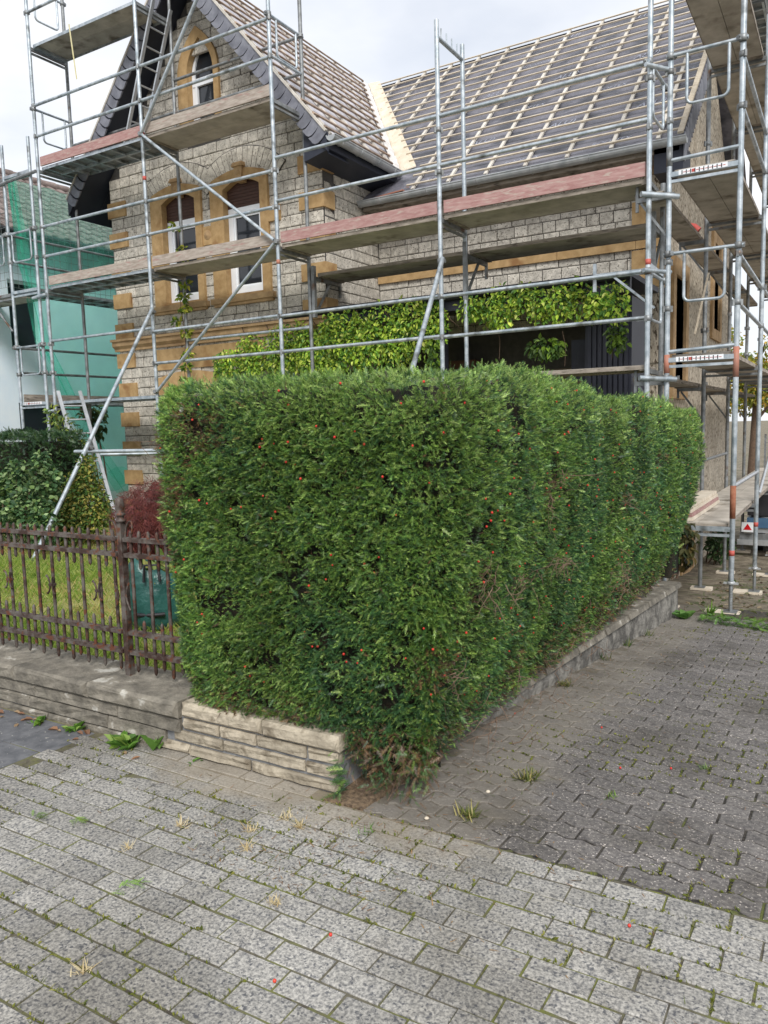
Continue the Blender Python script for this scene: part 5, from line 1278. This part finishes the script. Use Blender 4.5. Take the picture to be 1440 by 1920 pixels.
# ================================================================== SHRUBS AND TREES
def shrub(name, label, base, blobs, n, tm, sz, cols, w=None, cat='shrub', droop=.2, stems=6, M_=None, group=None):
    t = thing(name, base, label, cat, group); blob_leaves(blobs, n, tm, sz, cols, w, t, 'leaves', droop, M_, (0, -.4, .8)); mb = MB()
    for k in range(stems):
        b_ = random.choice(blobs); p0 = Vector(base)+Vector((random.gauss(0, .08), random.gauss(0, .08), 0)); p1 = Vector(b_[:3]); md = p0.lerp(p1, .5)+Vector((random.gauss(0, .06), random.gauss(0, .06), .1))
        mb.tube([p0, md, p1], [.016, .011, .004], 5, False)
    mb.build('stems', M_bark, t); return t
# dark clipped hedge at the left
dh = thing('dark_hedge', (-12, 7.8, GZ), 'dark clipped yew hedge at the left edge in front of the white house', 'hedge')
core = MB(); core.box(-16, -10.75, 7.35, 8.35, GZ, 1.5); core.build('inner_branches', M_core, dh)
n = 9000; f_ = rng.random(n); P = np.stack([rng.uniform(-16, -10.6, n), np.where(f_ < .6, 7.25+rng.normal(0, .03, n), rng.uniform(7.25, 8.4, n)), np.where(f_ < .6, rng.uniform(.1, 1.62, n), 1.6+rng.normal(0, .03, n))], 1)
e = rng.random(n) < .16; P[e, 0] = -10.6+rng.normal(0, .04, e.sum()); P[e, 1] = rng.uniform(7.3, 8.3, e.sum()); P[e, 2] = rng.uniform(.1, 1.6, e.sum())
P += (vnoise(P, 4)*.05)[:, None]*np.array([.4, -1, .6])
D = rng.normal(0, .6, (n, 3))+np.array([0, -.6, .5]); scatter('foliage', YEW_F, P, D, rng.normal(0, .5, (n, 3))+np.array([0, -.7, .6]), rng.uniform(1.1, 1.9, n), pal([(46,76,44),(38,66,42),(58,88,46),(78,104,56)], [.35, .3, .25, .1], n), M_needle, dh)
shrub('bluish_shrub', 'blue-green broadleaf shrub below the dark hedge at the left edge', (-9.5, 6.4, GZ), [(-9.9, 6.5, .7, .5, .35, .4), (-9.3, 6.35, .55, .4, .3, .38), (-9.15, 6.5, 1.0, .22, .2, .24), (-10.3, 6.5, .55, .5, .35, .4), (-9.75, 6.5, 1.1, .16, .15, .2), (-9.2, 6.5, 1.25, .12, .1, .14), (-10.0, 6.4, .95, .2, .18, .2), (-8.95, 6.3, .4, .25, .2, .26)], 3600, ROUND, (.05, .085),
      [(84,118,74),(110,140,92),(66,98,62),(138,160,110),(50,80,50),(120,148,84)])
shrub('golden_shrub', 'yellowish green dense shrub behind the leaning prop', (-9.0, 6.9, GZ), [(-9.1, 7.0, .6, .42, .3, .5), (-8.95, 7.0, .95, .22, .2, .22), (-9.2, 6.8, .4, .45, .3, .32), (-8.75, 7.0, .55, .2, .2, .3), (-8.95, 7.0, 1.2, .1, .1, .12)], 4200, LEAF, (.04, .07),
      [(112,136,62),(88,116,56),(146,150,76),(70,100,50),(156,146,78)])
shrub('tall_loose_shrub', 'loose light green shrub standing taller beside the ladder', (-11.2, 8.5, GZ), [(-11.5, 8.6, 1.6, .22, .2, .35), (-11.15, 8.5, 1.4, .25, .2, .3), (-10.85, 8.4, 1.1, .25, .2, .35), (-11.75, 8.6, 1.85, .12, .1, .25)], 700, LEAF, (.06, .12),
      [(134,156,84),(104,132,70),(160,170,84),(84,112,64)], None)
shrub('small_tree', 'small dark-leaved tree in front of the green net beside the ladder', (-12.0, 9.9, GZ), [(-12.35, 9.9, 2.0, .28, .2, .12), (-12.1, 9.8, 1.75, .15, .15, .25)], 260, LEAF, (.07, .13), [(52,74,44),(66,88,52),(84,104,60)], None, 'tree', .5, 5)
shrub('red_maple', 'low domed red lace-leaf maple behind the fence beside the hedge', (-7.1, 6.6, GZ), [(-7.15, 6.6, .55, .62, .5, .50), (-6.7, 6.8, .75, .5, .45, .42), (-7.5, 6.5, .28, .3, .3, .26)], 7200, LACE, (.07, .12),
      [(104,52,50),(124,64,58),(84,44,44),(140,82,70)], [.35, .3, .25, .1], 'shrub', .9)
shrub('lime_shrub', 'lime green shoots above the red maple beside the hedge', (-7.0, 7.6, GZ), [(-7.35, 7.4, 1.08, .16, .12, .06), (-6.9, 7.5, 1.25, .16, .12, .08)], 120, LEAF, (.08, .14), [(176,186,88),(196,200,110)], None, 'shrub', .3, 3)
shrub('porch_shrub', 'small yellow-leaved shrub under the porch above the hedge top', (-3.3, 9.3, GZ), [(-3.35, 9.4, 1.95, .22, .12, .10), (-3.3, 9.4, 1.8, .2, .12, .1)], 130, LEAF, (.06, .1), [(176,160,64),(150,150,64),(120,128,60)], None, 'shrub', .3, 3)
shrub('dark_laurel', 'dark bronze-leaved laurel at the far end of the hedge', (-1.62, 9.0, -.2), [(-1.5, 9.0, .22, .10, .12, .26)], 110, LEAF, (.07, .12), [(74,74,44),(96,84,50),(56,66,44)], None, 'shrub', .5, 3)
shrub('side_door_shrub', 'low dark green bush beside the door in the side wall', (-2.05, 15.2, -1.1), [(-1.95, 15.2, -.75, .22, .3, .3)], 300, LEAF, (.07, .12), [(66,92,56),(84,108,66),(50,74,48)], None, 'shrub', .3, 4)
# far trees and far house behind on the right
def far_tree(x, y, h, cols, label):
    t = thing('tree', (x, y, -1.1), label, 'tree', 'trees far behind the right-hand scaffold'); mb = MB()
    mb.tube([(x, y, -1.1), (x+.1, y, h*.4), (x, y+.1, h*.7)], [.16, .12, .05], 7)
    for k in range(5): a_ = k*1.3; mb.tube([(x+.05, y, h*(.3+.08*k)), (x+math.cos(a_)*h*.16, y+math.sin(a_)*h*.16, h*(.5+.08*k))], [.06, .02], 5, False)
    mb.build('trunk', M_bark, t)
    bs = [(x+random.gauss(0, h*.13), y+random.gauss(0, h*.13), h*random.uniform(.38, .9), h*.14, h*.14, h*.1) for k in range(12)]
    blob_leaves(bs, 4200, LEAF, (.08, .16), cols, None, t, 'crown', .4)
far_tree(-2.6, 27, 4.6, [(140,150,66),(168,162,66),(108,130,58),(176,146,62)], 'yellowing autumn tree nearest the far end of the side scaffold')
far_tree(-1.0, 33, 5.2, [(92,116,60),(120,138,66),(150,150,70)], 'green tree behind the yellowing tree on the right')
far_tree(1.5, 36, 6.0, [(84,110,60),(112,130,64),(150,120,60)], 'tall green tree at the far right edge')
fh = thing('far_shed', (.5, 30, -1.1), 'low grey-violet building far behind the right-hand scaffold', 'building')
MB().box(-1.6, 5.5, 29.5, 34, -1.1, 2.0).build('wall', M_farwall, fh); MB().add([(-1.9, 29.2, 2.0), (5.8, 29.2, 2.0), (5.8, 34.2, 3.4), (-1.9, 34.2, 3.4), (-1.9, 34.2, 2.0), (5.8, 34.2, 2.0)], [(0,1,2,3),(3,2,5,4)]).build('roof', M_tile, fh)
for k in range(4):
    w_ = MB().box(-1.1+1.6*k, -.2+1.6*k, 29.46, 29.49, .3, 1.5).build('window', M_white, fh); MB().box(-1.03+1.6*k, -.27+1.6*k, 29.44, 29.455, .38, 1.42).build('pane', M_glass, w_)
bf = thing('lattice_fence', (2, 24, -1.1), 'grey wire lattice fence far behind the trailer', 'fence')
for k in range(9): MB().box(-2.0+.9*k, -1.95+.9*k, 24, 24.05, -1.1, 1.1).build('post', M_steel_old, bf)
for k in range(12): MB().box(-2.0, 5.2, 24.01, 24.02, -.45+.13*k, -.438+.13*k).build('rail', M_steel_old, bf)

# ---- trailer seen under the right scaffold
TY, TZ = 1.6, -.50
tr = thing('trailer', (-.6, 17, -1.1), 'blue-sided car trailer with white rear lamp behind the right scaffold', 'trailer')
MB().box(-1.62, .6, 14.7, 17.6, -.13, -.04).build('bed', M_alu, tr)
MB().box(-1.5, .5, 14.66, 14.7, -.03, .16).build('side_board', M_blue, tr); MB().box(-1.5, -1.45, 14.7, 17.6, -.03, .16).build('side_board', M_blue, tr)
MB().box(-1.66, .64, 14.60, 14.66, -.36, -.26).build('bumper', M_alu, tr); MB().box(-1.62, .6, 14.63, 14.66, -.26, -.14).build('cross_member', M_steel_old, tr)
lp = MB().box(-1.58, -1.36, 14.55, 14.6, -.10, .08).build('rear_lamp', M_white, tr)
MB().add([(-1.55, 14.545, -.06), (-1.40, 14.545, -.06), (-1.475, 14.545, .06), (-1.55, 14.549, -.06), (-1.40, 14.549, -.06), (-1.475, 14.549, .06)], [(0,1,2),(5,4,3),(0,3,4,1),(1,4,5,2),(2,5,3,0)]).build('reflector', M_lens, lp)
for x in (-1.35, .35):
    w_ = MB(); w_.tube([(x-.08, 15.6, -.36), (x+.08, 15.6, -.36)], .24, 18); wo = w_.build('tyre', M_tyre, tr); r_ = MB(); r_.tube([(x-.083, 15.6, -.36), (x-.079, 15.6, -.36)], .13, 14); r_.build('rim', M_alu, wo)
MB().box(-1.5, -.2, 14.72, 14.76, .2, .62).box(-1.45, .45, 14.9, 17.3, .16, .55).build('load', M_black, tr)

for o in tr.children:
    o.matrix_basis = Matrix.Translation((-.12, TY, TZ)) @ o.matrix_basis

# ---- garden bag on the lawn
bgx, bgy = -4.72, 4.3
bag = thing('garden_bag', (bgx, bgy, GZ), 'round dark green garden waste bag standing on the lawn behind the fence', 'bag')
b_ = MB(); nA, prof = 28, [(.0, .0), (.20, .0), (.245, .02), (.26, .12), (.262, .3), (.24, .42), (.225, .50), (.215, .50), (.22, .42), (.21, .3)]
vs_ = []
for r_, z in prof:
    for k in range(nA):
        a_ = 2*PI*k/nA; w_ = 1+.05*math.sin(a_*5+z*9)+.045*math.sin(a_*8-z*16)+.02*math.sin(a_*13+z*30)+random.uniform(-.012, .012); vs_.append((bgx+r_*w_*math.cos(a_), bgy+r_*w_*math.sin(a_), GZ+z+(.045*math.sin(a_*3)+.03*math.sin(a_*7) if z > .4 else 0)))
b_.add(vs_, [(i*nA+k, i*nA+(k+1) % nA, (i+1)*nA+(k+1) % nA, (i+1)*nA+k) for i in range(len(prof)-1) for k in range(nA)], True); b_.build('body', M_bag, bag, None, False)
for a_ in (-1.9, -.9, 1.5):
    c_ = Vector((bgx+.272*math.cos(a_), bgy+.272*math.sin(a_), GZ)); t_ = Vector((-math.sin(a_), math.cos(a_), 0))
    MB().tube([c_+t_*.06+Vector((0, 0, .40)), c_+t_*.05+Vector((0, 0, .53)), c_-t_*.05+Vector((0, 0, .53)), c_-t_*.06+Vector((0, 0, .40))], .012, 6).build('handle', M_black, bag)
pts = [(bgx+.272*math.cos(a_), bgy+.272*math.sin(a_), GZ+.14) for a_ in np.linspace(-1.5, -.6, 6)]
MB().tube(pts, .016, 6).build('grip', M_black, bag)
n = 90; P = np.stack([bgx+rng.normal(0, .1, n), bgy+rng.normal(0, .1, n), GZ+.38+rng.random(n)*.14], 1); scatter('cuttings', BLADE+LEAF, P, rng.normal(0, .7, (n, 3))+np.array([0, 0, .5]), rng.normal(0, 1, (n, 3)), rng.uniform(.06, .14, n), pal([(120,140,70),(96,118,56),(160,160,90)], None, n), M_leaf, bag)
# plank edging on the lawn by the fence
tag(MB().bar((-3.05, 3.12, GZ+.03), (-2.75, 3.3, GZ+.04), .12, .03).build('board', M_pad), 'short pale board lying on the lawn between fence and hedge', 'board')

# ================================================================== SMALL THINGS ON THE PAVING
def tuft(name, label, x, y, n, sz, cols, grp, spread=.02, up=(.5, 1.4), tm=BLADE, cat='weed', z=None, flat=.8):
    z0 = (dz(y) if x > -1.75 and y > 2.6 else 0) if z is None else z
    a_ = rng.uniform(0, 2*PI, n); spread = min(spread, .022); P = np.stack([x+rng.normal(0, spread, n), y+rng.normal(0, spread, n), np.full(n, z0+.0)], 1)
    D = np.stack([np.cos(a_)*flat, np.sin(a_)*flat, rng.uniform(*up, n)], 1)
    o = scatter(name, tm, P, D, np.stack([-np.cos(a_)*.5, -np.sin(a_)*.5, np.full(n, 1.)], 1), rng.uniform(sz*.5, sz, n), pal(cols, None, n), M_leaf, None, None)
    return tag(o, label, cat, grp)
GRN = [(96,138,52),(122,160,66),(78,116,46),(140,168,80)]; DRY = [(206,190,148),(188,168,124),(220,206,170)]
G1 = 'weeds along the foot of the street wall'
tuft('weed', 'big leafy dandelion weed at the foot of the grey wall stretch', -3.12, 2.58, 44, .11, GRN, G1, .04, (.3, 1.2), LEAF+BLADE)
tuft('weed', 'upright dock leaf growing beside the big dandelion', -2.97, 2.61, 4, .13, [(110,150,66),(96,136,58)], G1, .015, (1.2, 2.2), LEAF)
tuft('weed', 'small leafy weed left of the big dandelion', -3.55, 2.6, 16, .075, GRN, G1, .025, (.3, 1.2), LEAF)
tuft('weed', 'broad-leaved weed among brown leaves by the wall', -3.85, 2.57, 12, .08, GRN, G1, .03, (.1, .8), LEAF)
tuft('weed', 'tiny green weed by the wall near the left edge', -4.35, 2.6, 10, .09, GRN, G1, .02, (.3, 1.), LEAF)
tuft('weed', 'tiny sprout at the foot of the tan stones', -2.68, 2.61, 7, .04, GRN, G1, .015, (.3, 1.), LEAF)
# long list of low tufts in joints
GD = 'dry grass tufts in the paving joints'; GG = 'green tufts in the paving joints'
def at(x, y, z=0):
    d = fw+cr*((x-720)/1450)-cu*((y-960)/1450); t = (z-H)/d.z; return Vector((0, 0, H))+d*t
for i, (px_, py_, lab) in enumerate([(472,1556,'dry grass tuft left of the pair below the wall corner'), (563,1552,'largest dry grass tuft below the wall corner'), (460,1592,'dry grass tuft nearest the viewer of the three below the wall'), (535,1535,'thin dry grass tuft closest to the wall corner'),
      (240,1592,'dry grass tuft right above the fallen yew sprig'), (155,1820,'dry grass tuft near the bottom left corner'), (515,1695,'small dry tuft in the middle of the pavement'), (340,1550,'pale dry tuft on the pavement left of centre')]):
    p = at(px_, py_); tuft('dry_tuft', lab, p.x, p.y, 24, .045 if i != 1 else .062, DRY, GD, .012, (.1, .9))
for i, (px_, py_, lab) in enumerate([(990,1460,'olive weed clump on the driveway near the hedge'), (880,1530,'mossy green clump where pavement meets driveway'), (1060,1285,'tall dry-green weed on the driveway beside the hedge'), (690,1560,'small moss-green tuft below the hedge corner'), (1145,1495,'bright green sprout on the driveway'), (1320,1440,'green sprout on the driveway at the right')]):
    p = at(px_, py_); s_ = (p.y-2.6)*.09
    if p.y > 2.6: 
        d = p-Vector((0, 0, H)); t = (-H+SL*2.6)/(-H+SL*(p.y)) ; p = Vector((0, 0, H))+d*t
    tuft('green_tuft', lab, p.x, p.y, 60 if i < 3 else 20, .07 if i < 3 else .04, [(104,116,56),(130,132,72),(90,100,50),(170,160,104)] if i < 3 else GRN, GG, .05 if i < 3 else .012, (.2, 1.))
# moss crumbs in the joints (uncountable)
n = 11000; r_ = rng.integers(-1, 16, n); X = rng.uniform(-3.4, .6, n); Yv = 2.575-.1*r_; cj = rng.random(n) < .3
Xc = -.37+.1+.2*np.round((X+.27)/.2)+np.where(r_ % 2 == 1, .1, 0); X = np.where(cj, Xc, X); Yv = np.where(cj, Yv-rng.random(n)*.1, Yv)
P = np.stack([X+rng.normal(0, .002, n), Yv+rng.normal(0, .0025, n), np.full(n, -.003)], 1); m_ = (vnoise(P, 2.2, 40)+.5*vnoise(P, 7, 3) > .02) & (Yv < 2.59); P = P[m_]
n2 = 22000; r_ = rng.integers(0, 50, n2); X = rng.uniform(-1.5, 1.2, n2); cj = rng.random(n2) < .35
Yv = 2.585+WW*.06+WW*r_; Xc = -.3+LW/2+LW*np.round((X+.3)/LW)+np.where(r_ % 2 == 1, LW/2, 0); Yv = np.where(cj, Yv+rng.random(n2)*WW, Yv+.011*np.sin(4*PI*(X+.3)/LW)); X = np.where(cj, Xc, X)
P2 = np.stack([X, Yv, -(Yv-2.6)*SL-.003], 1); P2 = P2[(vnoise(P2, 1.8, 60)+.7*vnoise(P2, 6, 5) > .05) & (Yv < 8.6)]
P = np.concatenate([P, P2]); n = len(P); a_ = rng.uniform(0, 2*PI, n)
D = np.stack([np.cos(a_), np.sin(a_), rng.uniform(.2, 1.5, n)], 1)
o = scatter('moss', BLADE+LEAF, P, D, rng.normal(0, 1, (n, 3)), rng.uniform(.006, .019, n), pal([(104,112,42),(124,130,52),(84,94,40),(146,146,70)], None, n), M_leaf); o['label'] = 'green moss and grass growing in the paving joints'
# fallen needles and leaf crumbs
n = 9000; X = rng.uniform(-2.8, .4, n); Yv = 2.0+rng.random(n)**1.3*5.5; kx = np.abs(X-(-1.68+.04*(Yv-2.6))); m_ = rng.random(n) < np.exp(-kx*2.6)*1.1; m_ &= ~((Yv > 2.62) & (X < -1.72)); P = np.stack([X, Yv, np.where(Yv > 2.6, -(Yv-2.6)*SL, 0)+.003], 1)[m_]; n = len(P); a_ = rng.uniform(0, 2*PI, n)
o = scatter('litter', BLADE, P, np.stack([np.cos(a_), np.sin(a_), rng.uniform(-.02, .12, n)], 1), np.tile([0, 0, 1.], (n, 1)), rng.uniform(.012, .032, n), pal([(150,112,76),(176,142,100),(120,90,64),(110,100,80),(100,112,62)], None, n), M_leaf); o['label'] = 'fallen needles and leaf crumbs beside the hedge'
n = 1500; X = rng.uniform(-1.6, 1.0, n); Yv = rng.uniform(8.5, 15, n); P = np.stack([X, Yv, np.where(Yv < 9.4, -(Yv-2.6)*SL, np.interp(Yv, [9.42, 11.7, 14.5], [-.58, -.86, -1.1]))+.004], 1); a_ = rng.uniform(0, 2*PI, n)
o = scatter('yard_litter', LEAF+BLADE, P, np.stack([np.cos(a_), np.sin(a_), rng.uniform(0, .5, n)], 1), np.tile([0, 0, 1.], (n, 1))+rng.normal(0, .3, (n, 3)), rng.uniform(.02, .08, n), pal([(120,104,80),(96,100,60),(84,104,56),(150,136,110),(84,70,56)], None, n), M_leaf); o['label'] = 'leaf litter and weeds on the dirt yard below the right scaffold'
# fallen yew sprig, loose sprigs, berries
GS = 'fallen yew sprigs on the paving'
def sprig(px_, py_, ang, ln, lab, cols):
    p = at(px_, py_); t = np.linspace(0, 1, 12); n = 12
    P = np.stack([p.x+np.cos(ang)*ln*t, p.y+np.sin(ang)*ln*t+.012*np.sin(t*5), np.full(n, .012)+.01*np.sin(t*3)], 1)
    D = np.stack([np.cos(ang+rng.normal(0, .7, n)), np.sin(ang+rng.normal(0, .7, n)), rng.uniform(.0, .25, n)], 1)
    tag(scatter('yew_sprig', YEW, P, D, np.tile([0, 0, 1.], (n, 1))+rng.normal(0, .2, (n, 3)), rng.uniform(.45, .75, n), pal(cols, None, n), M_needle, None, None), lab, 'sprig', GS)
sprig(209, 1680, 1.15, .11, 'bright green yew sprig lying on the pavement at the left', [(128,168,56),(108,150,50),(146,182,74)])
sprig(130, 1545, .5, .06, 'small bright sprig near the left edge of the pavement', [(120,150,60)])
sprig(62, 1535, .3, .04, 'tiny green sprig at the far left of the pavement', [(110,140,60)])
br = thing('cut_branches', (-1.0, 8.3, -.5), 'fresh green cuttings lying before the nearest scaffold foot', 'cuttings')
n = 260; t = rng.random(n); P = np.stack([-1.25+.75*t+rng.normal(0, .03, n), 8.35-.25*t+rng.normal(0, .06, n), dz(8.3)+.01+rng.random(n)*.06], 1)
scatter('leaves', YEW_F, P, np.stack([rng.normal(.6, .5, n), rng.normal(-.2, .5, n), rng.uniform(-.2, .4, n)], 1), rng.normal(0, .4, (n, 3))+np.array([0, 0, 1.]), rng.uniform(.8, 1.5, n), pal([(92,136,52),(76,118,48),(116,154,66)], None, n), M_needle, br)
tuft('weed', 'round-leaved green weed at the end of the low driveway wall', -1.40, 8.35, 26, .13, [(86,128,60),(104,142,72)], 'weeds at the driveway wall', .05, (.4, 1.2), ROUND, 'weed', dz(8.3))
tuft('weed', 'grassy weed between the low wall end and the scaffold foot', -1.2, 8.75, 40, .16, GRN, 'weeds at the driveway wall', .05, (.4, 1.4), BLADE, 'weed', dz(8.7))
for i, (x, y) in enumerate(((-1.52, 7.2), (-1.56, 6.6), (-1.6, 6.0))): tuft('weed', ['dark weed at the wall foot farthest along the driveway', 'dark weed at the wall foot halfway along the driveway', 'dark weed at the wall foot nearer the viewer'][i], x, y, 16, .09, [(76,100,54),(104,112,64)], 'weeds at the driveway wall', .04, (.3, 1.2), BLADE, 'weed', dz(y))
GB = 'fallen red berries'
for i, (px_, py_, lab) in enumerate([(1180,1739,'red berry lying on the light pavement at the right'), (1258,1443,'red berry on the driveway at the right'), (1163,1442,'red berry on the middle of the driveway'), (1128,1366,'red berry farther up the driveway'), (966,1340,'red berry on the silt near the hedge'), (620,1756,'dull red berry on the lower pavement'), (515,1843,'dull red berry near the bottom of the pavement')]):
    p = at(px_, py_)
    if p.y > 2.6: d = p-Vector((0, 0, H)); t = (-H+SL*2.6)/(-H+SL*p.y); p = Vector((0, 0, H))+d*t
    r2 = .006; tag(MB().lathe([(0, 0), (r2*.8, r2*.3), (r2, r2), (r2*.7, r2*1.7), (0, r2*1.95)], tuple(p+Vector((0, 0, .001))), 8).build('berry', M_berry), lab, 'berry', GB)
for px_, py_, lab in [(915,1486,'white pebble on the driveway edge'), (800,1536,'small white pebble on the joint')]:
    p = at(px_, py_); tag(MB().lathe([(0, 0), (.008, .001), (.011, .005), (.006, .01), (0, .011)], tuple(p), 7).build('pebble', M_pad), lab, 'pebble', 'white pebbles')
# brown leaves by the wall
n = 20; P = np.stack([rng.uniform(-4.4, -2.9, n), rng.uniform(2.5, 2.62, n), np.full(n, .006)], 1); a_ = rng.uniform(0, 6.3, n)
o = scatter('dead_leaves', LEAF, P, np.stack([np.cos(a_), np.sin(a_), rng.uniform(0, .2, n)], 1), np.tile([0, 0, 1.], (n, 1)), rng.uniform(.03, .07, n), pal([(140,104,80),(160,120,90),(170,144,112)], None, n), M_leaf); o['label'] = 'brown dead leaves at the foot of the street wall'
